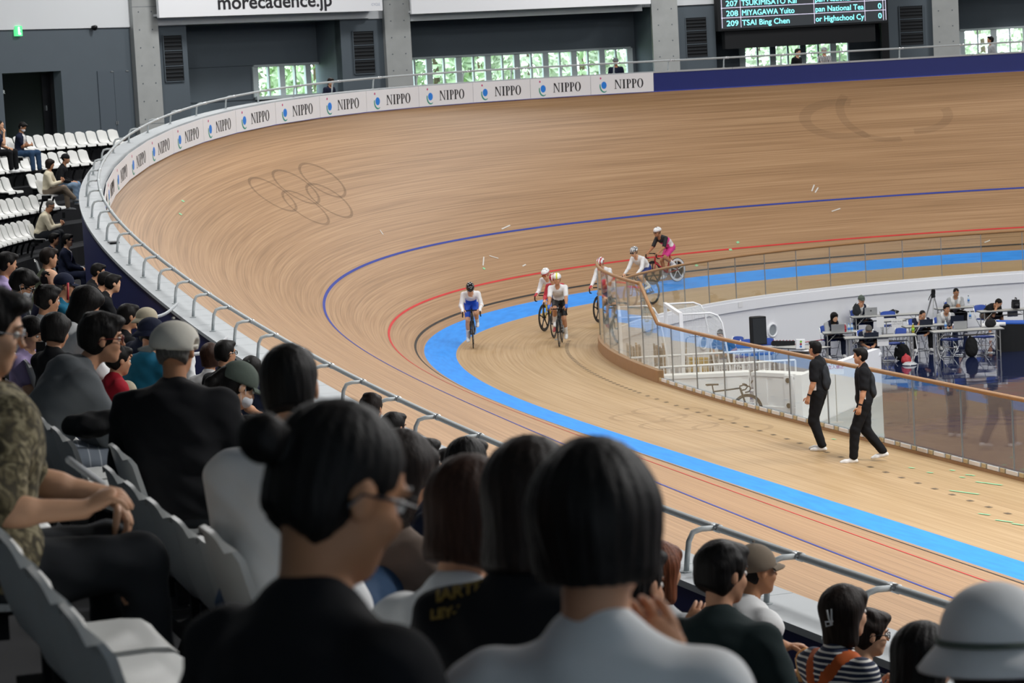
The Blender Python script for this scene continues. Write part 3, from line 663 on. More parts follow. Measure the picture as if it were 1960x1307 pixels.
# ================================================================ people: implicit-surface figures
class SDF:
    def __init__(s): s.p = []
    def cap(s, a, b, ra, rb=None, k=.02, sub=False): s.p.append(('c', np.array(a, float), np.array(b, float), ra, ra if rb is None else rb, k, sub)); return s
    def ell(s, c, R, r, k=.02, sub=False): s.p.append(('e', np.array(c, float), np.array(R, float), np.array(r, float), None, k, sub)); return s
    def plane(s, pt, n): s.p.append(('p', np.array(pt, float), np.array(n, float), 0, 0, 0, False)); return s      # keeps the side against n
    def mesh(s, vox, noise=None):
        lo = np.full(3, 1e9); hi = -lo
        for q in s.p:
            if q[6] or q[0] == 'p': continue
            if q[0] == 'c':
                for P, r in ((q[1], q[3]), (q[2], q[4])): lo = np.minimum(lo, P-r); hi = np.maximum(hi, P+r)
            else:
                ext = np.sqrt(((q[2]*q[3][None, :])**2).sum(1)); lo = np.minimum(lo, q[1]-ext); hi = np.maximum(hi, q[1]+ext)
        lo = lo-3*vox-.01; hi = hi+3*vox+.01; n = np.ceil((hi-lo)/vox).astype(int)+1
        f = np.full(n, .5, np.float32); ax = [lo[i]+vox*np.arange(n[i]) for i in range(3)]
        for q in s.p:
            k = q[5]
            if q[0] == 'p': sl = [slice(0, n[i]) for i in range(3)]
            else:
                if q[0] == 'c':
                    l = np.minimum(q[1]-q[3], q[2]-q[4]); h = np.maximum(q[1]+q[3], q[2]+q[4])
                else:
                    ext = np.sqrt(((q[2]*q[3][None, :])**2).sum(1)); l, h = q[1]-ext, q[1]+ext
                m = k*1.2+2.5*vox; i0 = np.clip(np.floor((l-m-lo)/vox).astype(int), 0, n-1); i1 = np.clip(np.ceil((h+m-lo)/vox).astype(int)+1, 1, n)
                if np.any(i1 <= i0): continue
                sl = [slice(i0[i], i1[i]) for i in range(3)]
            X_ = ax[0][sl[0]][:, None, None]; Y_ = ax[1][sl[1]][None, :, None]; Z_ = ax[2][sl[2]][None, None, :]
            if q[0] == 'c':
                a, b = q[1], q[2]; ab = b-a; L = ab@ab+1e-12
                t = np.clip(((X_-a[0])*ab[0]+(Y_-a[1])*ab[1]+(Z_-a[2])*ab[2])/L, 0, 1)
                d = np.sqrt((X_-a[0]-ab[0]*t)**2+(Y_-a[1]-ab[1]*t)**2+(Z_-a[2]-ab[2]*t)**2)-(q[3]+(q[4]-q[3])*t)
            elif q[0] == 'e':
                c, R, r = q[1], q[2], q[3]; dx, dy, dz = X_-c[0], Y_-c[1], Z_-c[2]; k0 = 0; k1 = 0
                for i in range(3):
                    e = (dx*R[0, i]+dy*R[1, i]+dz*R[2, i]); k0 = k0+(e/r[i])**2; k1 = k1+(e/r[i]**2)**2
                k0 = np.sqrt(k0); d = k0*(k0-1)/np.sqrt(k1+1e-12); d = np.where(k0 < 1e-3, -r.min(), d)
            else:
                d = (X_-q[1][0])*q[2][0]+(Y_-q[1][1])*q[2][1]+(Z_-q[1][2])*q[2][2]; f = np.maximum(f, d.astype(np.float32)); continue
            g = f[tuple(sl)]
            if q[6]:
                d = -d; h = np.clip(.5-.5*(g-d)/k, 0, 1); f[tuple(sl)] = g*(1-h)+d*h+k*h*(1-h)
            else:
                h = np.clip(.5+.5*(g-d)/k, 0, 1); f[tuple(sl)] = g*(1-h)+d*h-k*h*(1-h)
        if noise is not None:
            f = f+noise(ax[0][:, None, None], ax[1][None, :, None], ax[2][None, None, :]).astype(np.float32)
        f[0], f[-1], f[:, 0], f[:, -1], f[:, :, 0], f[:, :, -1] = .5, .5, .5, .5, .5, .5
        return surface_nets(f, lo, vox)
CORN = np.array([(i, j, k) for i in (0, 1) for j in (0, 1) for k in (0, 1)])
EDG = [(a, b) for a in range(8) for b in range(a+1, 8) if np.abs(CORN[a]-CORN[b]).sum() == 1]
def surface_nets(f, lo, vox):
    s = f < 0; c = np.zeros(tuple(x-1 for x in f.shape), np.int8)
    for i, j, k in CORN: c += s[i:i+c.shape[0], j:j+c.shape[1], k:k+c.shape[2]]
    act = np.argwhere((c > 0) & (c < 8)); 
    if len(act) == 0: return np.zeros((0, 3)), np.zeros((0, 4), int)
    ids = np.full(c.shape, -1, np.int32); ids[tuple(act.T)] = np.arange(len(act))
    fv = np.stack([f[tuple((act+o).T)] for o in CORN], 1); acc = np.zeros((len(act), 3)); cnt = np.zeros(len(act))
    for a, b in EDG:
        m = (fv[:, a] < 0) != (fv[:, b] < 0); t = np.where(m, fv[:, a]/(fv[:, a]-fv[:, b]+1e-20), 0)
        acc += np.where(m[:, None], CORN[a]+(CORN[b]-CORN[a])*t[:, None], 0); cnt += m
    V = lo+(act+acc/cnt[:, None])*vox; Q = []
    for ax_ in range(3):
        u, w_ = [(1, 2), (2, 0), (0, 1)][ax_]
        sl0 = [slice(None)]*3; sl1 = [slice(None)]*3; sl0[ax_] = slice(0, -1); sl1[ax_] = slice(1, None)
        d = s[tuple(sl0)] != s[tuple(sl1)]; e = np.argwhere(d); e = e[(e[:, u] > 0) & (e[:, w_] > 0) & (e[:, u] < f.shape[u]-1) & (e[:, w_] < f.shape[w_]-1)]
        eu = np.zeros(3, int); eu[u] = 1; ew = np.zeros(3, int); ew[w_] = 1
        q = np.stack([ids[tuple((e-eu-ew).T)], ids[tuple((e-ew).T)], ids[tuple(e.T)], ids[tuple((e-eu).T)]], 1)
        fl = ~s[tuple(e.T)]; q[fl] = q[fl][:, ::-1]; Q.append(q)
    Q = np.concatenate(Q); Q = Q[(Q >= 0).all(1)]
    return V, Q
def nets_object(name, parts, mats, origin, parent=None, colorfn=None, tubes=None):
    vs = []; qs = []; o = 0
    for V, Q in parts: vs.append(V); qs.append(Q+o); o += len(V)
    V = np.concatenate(vs)-np.array(origin); Q = np.concatenate(qs); faces = Q.tolist(); verts = V.tolist()
    if tubes is not None and tubes.v:
        faces += [[i+len(verts) for i in f] for f in tubes.f]; verts += [tuple(np.array(v)-np.array(origin)) for v in tubes.v]
    me = bpy.data.meshes.new(name); me.from_pydata(verts, [], faces)
    for m in mats: me.materials.append(MATS[m] if isinstance(m, str) else m)
    if colorfn is not None:
        cen = (V[Q].mean(1)+np.array(origin)); idx = np.zeros(len(faces), np.int32); idx[:len(Q)] = colorfn(cen); me.polygons.foreach_set('material_index', idx)
    me.polygons.foreach_set('use_smooth', [True]*len(me.polygons)); me.update()
    ob = bpy.data.objects.new(name, me); col.objects.link(ob)
    if parent is None: ob.location = origin
    else: ob.parent = parent
    return ob
def nv(v): v = np.array(v, float); return v/(np.linalg.norm(v)+1e-12)
UPV = np.array([0, 0, 1.])
def ik(a, t, l1, l2, pole):
    a, t = np.array(a, float), np.array(t, float); d = t-a; L = np.linalg.norm(d); L2 = min(L, (l1+l2)*.999); u = d/(L+1e-9)
    if L > L2: t = a+u*L2
    x = (l1*l1-l2*l2+L2*L2)/(2*L2); h = math.sqrt(max(l1*l1-x*x, 0)); p = np.array(pole, float); p = p-u*(p@u); p = nv(p); return a+u*x+p*h, t
SKINS = {'mid': 'c3906f', 'light': 'd6a685', 'tan': 'b07d5a'}
for k_, v_ in SKINS.items(): mat('skin_'+k_, v_, .55, var=.06, scale=18)
def hair_mat(name, c):
    m, nt, b = nodes(name); b.inputs['Roughness'].default_value = .55; b.inputs['Specular IOR Level'].default_value = .18
    tc = N(nt, 'ShaderNodeTexCoord'); mp = N(nt, 'ShaderNodeMapping'); mp.inputs['Scale'].default_value = (130, 130, 9); nz = N(nt, 'ShaderNodeTexNoise'); nz.inputs['Scale'].default_value = 1; nz.inputs['Detail'].default_value = 2
    nt.links.new(tc.outputs['Object'], mp.inputs[0]); nt.links.new(mp.outputs[0], nz.inputs['Vector'])
    c = lin(c); r = ramp(nt, [(.35, tuple(x*.7 for x in c)), (.7, tuple(min(1, x*1.35) for x in c))]); nt.links.new(nz.outputs['Fac'], r.inputs[0]); nt.links.new(r.outputs[0], b.inputs['Base Color'])
    bp = N(nt, 'ShaderNodeBump'); bp.inputs['Strength'].default_value = .5; bp.inputs['Distance'].default_value = .004; nt.links.new(nz.outputs['Fac'], bp.inputs['Height']); nt.links.new(bp.outputs[0], b.inputs['Normal']); return m
hair_mat('hair_black', '110f0e'); hair_mat('hair_dark', '201814'); hair_mat('hair_brown', '38241b'); hair_mat('hair_grey', '5b5955'); hair_mat('hair_red', '6e3d25')
mat('eye_white', 'e8e4de', .3); mat('eye_dark', '1a1210', .25); mat('lip', 'a3624f', .5); mat('mask_white', 'e6e9ee', .7); mat('glasses_black', '16161a', .3); mat('glasses_silver', 'c4c9cf', .25, metal=.8); mat('glasses_red', '5e1d1c', .35)
CLX = 0
def cloth(name, c, rough=.85, **kw): return mat(name, c, rough, spec=.2, **{**dict(var=.07, scale=9, bump=.15), **kw})
CL = dict(c_black='17181b', c_charcoal='2c2f33', c_grey='6d7073', c_white='e3e4e4', c_offwhite='d9d5c9', c_cream='d8cfb6', c_navy='1e2438', c_jean='2d4562', c_jeanpale='7f97b0', c_khaki='7d7163', c_olive='4b5140', c_teal='17607c', c_lilac='b3a1cd', c_red='a3202f', c_green='1d2a2b', c_orange='b2582c', c_taupe='74655b', c_pink='d8719f', c_ltgrey='a9acae', c_beige='b9b09a', c_dkgreen='5a645c', c_hoodie='5f6366')
for k_, v_ in CL.items(): cloth(k_, v_)
def camo():
    m, nt, b = nodes('c_camo'); tc = N(nt, 'ShaderNodeTexCoord'); nz = N(nt, 'ShaderNodeTexNoise'); nz.inputs['Scale'].default_value = 26; nz.inputs['Detail'].default_value = 3; nz.inputs['Distortion'].default_value = 1.2
    nt.links.new(tc.outputs['Object'], nz.inputs['Vector']); r = ramp(nt, [(.40, '3a3423'), (.47, '544c35'), (.55, '6b6248'), (.60, '8d8468')]); nt.links.new(nz.outputs['Fac'], r.inputs[0]); nt.links.new(r.outputs[0], b.inputs['Base Color']); b.inputs['Roughness'].default_value = .9
camo()
def stripes(name, c1, c2, freq, axis=2, duty=.35):
    m, nt, b = nodes(name); tc = N(nt, 'ShaderNodeTexCoord'); sp = N(nt, 'ShaderNodeSeparateXYZ'); nt.links.new(tc.outputs['Object'], sp.inputs[0])
    mu = N(nt, 'ShaderNodeMath', operation='MULTIPLY'); mu.inputs[1].default_value = freq; nt.links.new(sp.outputs[axis], mu.inputs[0]); fr = N(nt, 'ShaderNodeMath', operation='FRACT'); nt.links.new(mu.outputs[0], fr.inputs[0])
    gt = N(nt, 'ShaderNodeMath', operation='LESS_THAN'); gt.inputs[1].default_value = duty; nt.links.new(fr.outputs[0], gt.inputs[0])
    mx = N(nt, 'ShaderNodeMix', data_type='RGBA'); mx.inputs['A'].default_value = (*lin(c1), 1); mx.inputs['B'].default_value = (*lin(c2), 1); nt.links.new(gt.outputs[0], mx.inputs['Factor']); nt.links.new(mx.outputs['Result'], b.inputs['Base Color']); b.inputs['Roughness'].default_value = .85
stripes('c_stripe', '1f2a44', 'e4e2dc', 42); stripes('c_vert', '20222a', 'e0e0e0', 22, 0, .5); stripes('c_check', '777f8a', 'aab0b8', 18, 0, .12)

def finger_tubes(tb, wrist, d, nrm, side, sc, curl):
    # d: pointing direction of the hand, nrm: back-of-hand normal, side: thumb direction
    d, nrm, side = nv(d), nv(nrm), nv(side); pal = np.array(wrist)+d*.085*sc
    for i, (off, L) in enumerate(((.030, .070), (.010, .080), (-.010, .074), (-.029, .058))):
        p = pal+side*off*sc; dirv = d.copy(); pts = [p-d*.02*sc, p]
        for j, fr in enumerate((.42, .32, .26)):
            a = curl*(.9 if j else .7)*(1.1 if j == 1 else 1); dirv = nv(dirv*math.cos(a)-nrm*math.sin(a)); p = p+dirv*L*fr*sc; pts.append(p)
            nn = nv(nrm-dirv*(nrm@dirv)); nrm_ = nn
        r = .0088*sc; tb.tube([Vector(x) for x in pts], [r*1.1, r*1.08, r, r*.92, r*.62], 7)
    p = np.array(wrist)+d*.035*sc+side*.030*sc; dv = nv(d*.55+side*.75-nrm*.25); pts = [p, p+dv*.035*sc]; dv2 = nv(d*.9+side*.25-nrm*(.25+.5*curl)); pts += [pts[-1]+dv2*.032*sc, pts[-1]+dv2*.058*sc]
    tb.tube([Vector(x) for x in pts], [.012*sc, .0115*sc, .010*sc, .006*sc], 7)

def make_person(J, S):
    """J: joints (numpy), S: spec.  Body first (one mesh), clothes / hair / accessories as children."""
    sc, vox = J['sc'], S.get('vox', .014); bw = S.get('build', 1.0); org = Vector(J['base'])
    P, Nk, sp, fw, lf = J['P'], J['N'], J['sp'], J['fw'], J['lf']          # spine frame
    R3 = np.stack([fw, lf, sp], 1); Hc, HR = J['H'], J['HR']               # head centre, head axes (fwd, left, up)
    hs = S.get('head', 1.0)*(.5+.5*sc)
    def hp(x, y, z): return Hc+HR@(np.array([x, y, z])*hs)
    body = SDF()
    def torso(T, g, k=.05):
        wst = P+sp*.20*sc-fw*J.get('slouch', 0)*.05
        T.ell(P+sp*.03*sc, R3, np.array([.115, .165, .12])*sc*[bw, bw, 1]+g, k); T.ell(wst, R3, np.array([.105*bw, .142*bw, .17])*sc+g, k)
        T.ell(P+sp*.35*sc, R3, np.array([.112*bw, .162*bw, .16])*sc+g, k); T.cap(J['S'][0]-sp*.014+lf*.015*sc, J['S'][1]-sp*.014-lf*.015*sc, .056*sc+g, k=k)
        T.cap(Nk-sp*.05*sc, Nk+sp*.005*sc-fw*.01, .085*sc+g, .055*sc+g*.5, k=k)
    torso(body, 0)
    body.cap(Nk-sp*.02*sc, hp(-.02, 0, -.055), .052*sc, .050*hs, k=.03)
    # head
    body.ell(hp(-.012, 0, .03), HR, np.array([.098, .077, .092])*hs, .02); body.ell(hp(.024, 0, -.04), HR, np.array([.058, .057, .070])*hs, .03); body.cap(hp(.060, .010, -.095), hp(.060, -.010, -.095), .019*hs, k=.03)
    body.ell(hp(.028, 0, -.06), HR, np.array([.048, .053, .038])*hs, .03)
    for y in (-1, 1):
        body.ell(hp(-.004, y*.0775, -.008), HR, np.array([.019, .0075, .031])*hs, .008); body.ell(hp(.090, y*.033, .004), HR, np.array([.016, .017, .011])*hs, .012, sub=True)
        body.ell(hp(.064, y*.040, -.03), HR, np.array([.020, .018, .020])*hs, .025)
    body.cap(hp(.084, 0, .010), hp(.104, 0, -.026), .0070*hs, .0100*hs, k=.012); body.ell(hp(.077, 0, -.062), HR, np.array([.012, .023, .010])*hs, .008); body.ell(hp(.083, 0, .024), HR, np.array([.012, .05, .009])*hs, .015)
    tb = MB()
    for i in (0, 1):
        s_, e_, w_ = J['S'][i], J['E'][i], J['Wr'][i]; body.cap(s_, e_, .049*sc*bw**.5, .040*sc, k=.03); body.cap(e_, w_, .040*sc, .027*sc, k=.015); body.cap(e_+(w_-e_)*.25, e_+(w_-e_)*.35, .041*sc, k=.02)
        hd = J['Hd'][i]; hn = J['Hn'][i]; sd = np.cross(hd, hn)*(-1 if i == 0 else 1)
        sd = nv(sd); hn = nv(hn-hd*(hn@hd)); Rh = np.stack([hd, sd, hn], 1); body.ell(w_+hd*.052*sc, Rh, np.array([.052, .040, .018])*sc, .015); 
        finger_tubes(tb, w_, hd, hn, sd, sc, S.get('curl', (.7, .7))[i])
    legs = SDF(); 
    legs.ell(P, R3, np.array([.105, .155, .11])*sc, .05)
    for i in (0, 1): legs.cap(J['hip'][i], J['K'][i], .080*sc*bw**.5, .054*sc, k=.04); legs.cap(J['K'][i], J['A'][i], .052*sc, .036*sc, k=.02); legs.cap(J['K'][i]+(J['A'][i]-J['K'][i])*.22-J['lb'][i]*.018*sc, J['K'][i]+(J['A'][i]-J['K'][i])*.42-J['lb'][i]*.012*sc, .052*sc, .045*sc, k=.03)
    parts = [body.mesh(vox), legs.mesh(max(vox, .018))]
    skin = 'skin_'+S.get('skin', 'mid'); root = nets_object('person', parts, [skin], org, None, None, tb); tag(root, S['label'], 'person', S.get('group'))
    cfn = S.get('shirt_fn'); shirt_m = S.get('shirt', 'c_grey'); shirt_m = shirt_m if isinstance(shirt_m, list) else [shirt_m]
    # shirt
    g = S.get('loose', .014)*(1 if sc > .7 else .8); T = SDF(); torso(T, g, .045); sl = S.get('sleeve', .62)
    T.cap(Nk-sp*.02*sc, Nk+(hp(-.02, 0, -.055)-Nk)*S.get('collar', .28), .062*sc, .058*sc, k=.03)
    for i in (0, 1):
        s_, e_, w_ = J['S'][i], J['E'][i], J['Wr'][i]
        if sl <= 1: T.cap(s_, s_+(e_-s_)*sl, .053*sc*bw**.5+g, .049*sc+g*1.15, k=.03)
        else: T.cap(s_, e_, .052*sc*bw**.5+g, .044*sc+g, k=.03); T.cap(e_, e_+(w_-e_)*min(1, sl-1), .044*sc+g, .030*sc+g*.9, k=.02)
    T.plane(P-sp*S.get('hem', .06)*sc, -sp)
    T.cap(Nk-sp*.01*sc+fw*.03, hp(.02, 0, -.08), .050*sc, .06*sc, k=.01, sub=True)
    if S.get('hood'): T.cap(Nk-fw*.07*sc+lf*.07*sc, Nk-fw*.07*sc-lf*.07*sc, .05*sc, k=.04); T.ell(Nk-fw*.08*sc-sp*.04, R3, np.array([.06, .10, .08])*sc, .03)
    wr = S.get('wrinkle', .004); ph = RNG.uniform(0, 6, 4)
    wf = lambda x, y, z: wr*(np.sin(x*38+z*31+ph[0])*np.sin(y*29-z*22+ph[1])+.6*np.sin(z*55+x*24+ph[2])*np.sin(y*47+ph[3]))
    nets_object(S.get('shirt_name', 'shirt'), [T.mesh(vox*1.15, wf)], shirt_m, org, root, cfn)
    if S.get('vest'):
        T = SDF(); torso(T, g+.011, .045); T.plane(P-sp*.02*sc, -sp); T.plane(J['S'][0]+lf*.035*sc, -lf); T.plane(J['S'][1]-lf*.035*sc, lf); T.cap(Nk-sp*.03*sc+fw*.04, hp(.03, 0, -.08), .065*sc, .075*sc, k=.01, sub=True); T.cap(Nk-sp*.03*sc+fw*.12*sc, P+fw*.15*sc, .035*sc, .03*sc, k=.01, sub=True)
        nets_object('vest', [T.mesh(vox*1.15, wf)], [S['vest']], org, root)
    # trousers
    if S.get('pants'):
        T = SDF(); T.ell(P+sp*.02*sc, R3, np.array([.120*bw, .172*bw, .115])*sc, .05); ln = S.get('pantlen', 1.95); gp = S.get('pantloose', .014)
        for i in (0, 1):
            h_, k_, a_ = J['hip'][i], J['K'][i], J['A'][i]
            if ln <= 1: T.cap(h_, h_+(k_-h_)*ln, .086*sc*bw**.5+gp, .062*sc+gp*1.3, k=.04)
            else: T.cap(h_, k_, .086*sc*bw**.5+gp, .060*sc+gp, k=.04); T.cap(k_, k_+(a_-k_)*min(1, ln-1), .060*sc+gp, .045*sc+gp, k=.03)
        T.plane(P+UPV*.12*sc, UPV); pm = S['pants']; pm = pm if isinstance(pm, list) else [pm]
        nets_object('trousers' if ln > 1 else 'shorts', [T.mesh(max(vox*1.2, .012) if S.get('fine') else max(vox*1.3, .016), wf)], pm, org, root, S.get('pants_fn'))
    # shoes
    for i in (0, 1):
        a_, fd = J['A'][i], nv(J['fd'][i]); dn = nv(J['fup'][i])*-1; T = SDF(); hl = a_+dn*.045*sc-fd*.035*sc; ball = a_+dn*.055*sc+fd*.12*sc; toe = a_+dn*.060*sc+fd*.18*sc
        T.cap(hl, ball, .036*sc, .036*sc, k=.03).cap(ball, toe, .036*sc, .028*sc, k=.03).cap(a_-dn*.0+fd*.005, a_+dn*.04*sc+fd*.03*sc, .040*sc, .040*sc, k=.03); T.plane(a_+dn*.082*sc, dn)
        nets_object('shoe', [T.mesh(max(vox, .012))], [S.get('shoes', 'c_white')], org, root)
        if S.get('socks'):
            T = SDF(); k_ = J['K'][i]; top = a_+(k_-a_)*S.get('socklen', .45); T.cap(a_, top, .041*sc, .050*sc, k=.02); T.plane(top, nv(k_-a_)); nets_object('sock', [T.mesh(max(vox, .012))], [S['socks']], org, root)
    add_hair(S, hp, HR, hs, vox, org, root, Nk, sp)
    add_face(S, hp, HR, hs, org, root, vox)
    add_hat(S, hp, HR, hs, vox, org, root)
    root['_'] = 0; del root['_']
    return root

def add_hair(S, hp, HR, hs, vox, org, root, Nk, sp):
    st = S.get('hair', 'short'); hv = vox if vox > .007 else vox*.9
    if st is None: return
    T = SDF(); E = lambda c, r, k=.02, sub=False: T.ell(hp(*c), HR, np.array(r)*hs, k, sub); m = S.get('hairc', 'hair_black'); hf = HR[:, 0]; hu = HR[:, 2]; hl = HR[:, 1]
    vol = S.get('vol', 1.0)
    if S.get('hat'): vol = min(vol, 1.0)*.93
    if st in ('short', 'bun', 'crop', 'balding', 'mess'):
        t = {'short': .0, 'bun': -.004, 'crop': -.006, 'balding': -.010, 'mess': .006}[st]-(.004 if S.get('hat') else 0)
        E((-.016, 0, .036), (.104+t*vol, .085+t*vol, .096+t*vol)); E((-.045, 0, -.015), (.070+t, .078+t, .085))
        E((.105, 0, -.035), (.075, .09, .105), .012, True)                       # face
        for y in (-1, 1): E((.0, y*.092, -.018), (.026, .022, .040), .01, True)      # ears
        T.plane(hp(-.05, 0, {'crop': -.050, 'balding': -.06}.get(st, -.078)), -hu*.85-hf*.5)
        if st in ('short', 'mess'): E((.055, 0, .088), (.055, .062, .032), .02)
        if st == 'balding': E((.01, 0, .135), (.085, .06, .06), .02, True)
        if st == 'bun': E((-.138, 0, .040), (.036, .036, .036), .010); T.cap(hp(-.09, 0, .03), hp(-.13, 0, .040), .022*hs, k=.012)
        if st == 'mess':
            for i in range(14):
                a, z = RNG.uniform(0, 6.28), RNG.uniform(.03, .12); rr = .085*math.sqrt(max(.05, 1-(z/.14)**2)); E((-.016+rr*math.cos(a), rr*.85*math.sin(a), z), (.028, .028, .02), .015)
    elif st in ('bob', 'long', 'pony', 'tied'):
        lo = {'bob': -.125, 'long': -.24, 'pony': -.07, 'tied': -.07}[st]*S.get('hlen', 1.0)
        E((-.014, 0, .036), (.110*vol, .092*vol, .100))
        if st in ('bob', 'long'):
            wv = .094*vol; 
            for y in (-1, 1): T.cap(hp(-.012, y*.050*vol, .02), hp(-.014, y*.056*vol, lo+.03), .046*hs*vol, .042*hs*vol, k=.04)
            T.cap(hp(-.055, 0, .02), hp(-.052, 0, lo+.03), .064*hs*vol, .060*hs*vol, k=.05)
            T.plane(hp(0, 0, lo), -hu)
        else:
            E((-.045, 0, -.02), (.070, .080, .080)); T.plane(hp(-.05, 0, -.10), -hu)
            for y in (-1, 1): E((.0, y*.092, -.018), (.026, .022, .040), .01, True)
            if st == 'pony': T.cap(hp(-.11, 0, .03), hp(-.15, 0, -.06), .028*hs, .034*hs, k=.03); T.cap(hp(-.15, 0, -.06), hp(-.13, 0, -.2), .034*hs, .012*hs, k=.02)
        E((.112, 0, -.055), (.080, .072 if st in ('bob', 'long') else .09, .100), .012, True)
        if S.get('fringe', True): E((.068, 0, .065), (.036, .066, .045), .015)
    if S.get('hat') and S['hat'][0] != 'bucket': T.plane(hp(0, 0, .075), hu)
    elif S.get('hat'): T.plane(hp(0, 0, .07), hu)
    ph = RNG.uniform(0, 6); c0 = np.array(hp(-.015, 0, 0)); amp = .0011*hs
    def nz(x, y, z):
        dx, dy, dz = x-c0[0], y-c0[1], z-c0[2]; a = dx*hf[0]+dy*hf[1]+dz*hf[2]; b = dx*hl[0]+dy*hl[1]+dz*hl[2]; u = dx*hu[0]+dy*hu[1]+dz*hu[2]
        th = np.arctan2(b, a+.001); return amp*(np.sin(th*23+ph+u*18)+.7*np.sin(th*41-u*11)+.5*np.sin(th*9+u*40))
    nets_object('hair', [T.mesh(max(hv, .006), nz)], [m], org, root)

def add_face(S, hp, HR, hs, org, root, vox):
    if S.get('face', vox < .013):
        for y in (-1, 1):
            b = MB(); c = Vector(hp(.078, y*.033, .003)); 
            M = Matrix([list(HR[i])+[c[i]-org[i]] for i in range(3)]+[[0, 0, 0, 1]]); b.lathe([(.0005, -.012), (.008, -.009), (.012, 0), (.008, .009), (.0005, .012)], 10, M @ Matrix.Scale(hs, 4)); 
            e = b.build('eye', 'eye_white', root, smooth=True); b = MB(); b.lathe([(.0065, .0095), (.004, .0122), (.0003, .0126)], 10, M @ Matrix.Scale(hs, 4) @ Matrix.Rotation(math.pi/2, 4, 'Y')); b.build('iris', 'eye_dark', e)
            b = MB(); b.tube([Vector(hp(.091, y*.016, .026))-org, Vector(hp(.090, y*.034, .031))-org, Vector(hp(.080, y*.050, .026))-org], [.003*hs, .0036*hs, .002*hs], 5); b.build('eyebrow', S.get('hairc', 'hair_black'), root)
        b = MB(); b.tube([Vector(hp(.079, .022, -.063))-org, Vector(hp(.089, .0, -.061))-org, Vector(hp(.079, -.022, -.063))-org], [.003*hs, .006*hs, .003*hs], 6); b.build('lips', 'lip', root)
    gl = S.get('glasses')
    if gl:
        b = MB(); e = empty('glasses', Matrix.Translation((0, 0, 0))); e.parent = root
        r = .0028*hs*(1.4 if vox > .01 else 1)*(.7 if gl == 'glasses_silver' else 1)
        for y in (-1, 1):
            pts = [Vector(hp(.101-.006*abs(math.cos(a)), y*.034+.024*math.cos(a), .001+.017*math.sin(a)))-org for a in np.linspace(0, 2*math.pi, 17)[:-1]]; b.tube(pts, r, 5, closed=True)
            b.tube([Vector(hp(.095, y*.058, .006))-org, Vector(hp(.04, y*.079, .006))-org, Vector(hp(-.01, y*.083, .002))-org, Vector(hp(-.025, y*.080, -.02))-org], r*1.1, 5)
        b.tube([Vector(hp(.100, -.011, .004))-org, Vector(hp(.105, 0, .007))-org, Vector(hp(.100, .011, .004))-org], r, 5); b.build('frame', gl, e)
        for y in (-1, 1):
            b = MB(); b.add([Vector(hp(.100, y*.034+.022*math.cos(a), .001+.016*math.sin(a)))-org for a in np.linspace(0, 2*math.pi, 13)[:-1]], [tuple(range(12))]); b.build('lens', S.get('lens', 'lens_glass'), e)
    if S.get('mask'):
        T = SDF(); T.ell(hp(.050, 0, -.055), HR, np.array([.062, .064, .050])*hs, .02); T.plane(hp(.02, 0, -.05), -HR[:, 0]); T.plane(hp(.1, 0, -.012), HR[:, 2]-HR[:, 0]*.3)
        mk = nets_object('face_mask', [T.mesh(max(vox*.8, .007))], ['mask_white'], org, root); b = MB()
        for y in (-1, 1): b.tube([Vector(hp(.035, y*.064, -.03))-org, Vector(hp(.0, y*.082, .02))-org, Vector(hp(-.022, y*.085, -.01))-org, Vector(hp(.03, y*.066, -.075))-org], .0016*hs, 5)
        b.build('ear_loop', 'mask_white', mk)

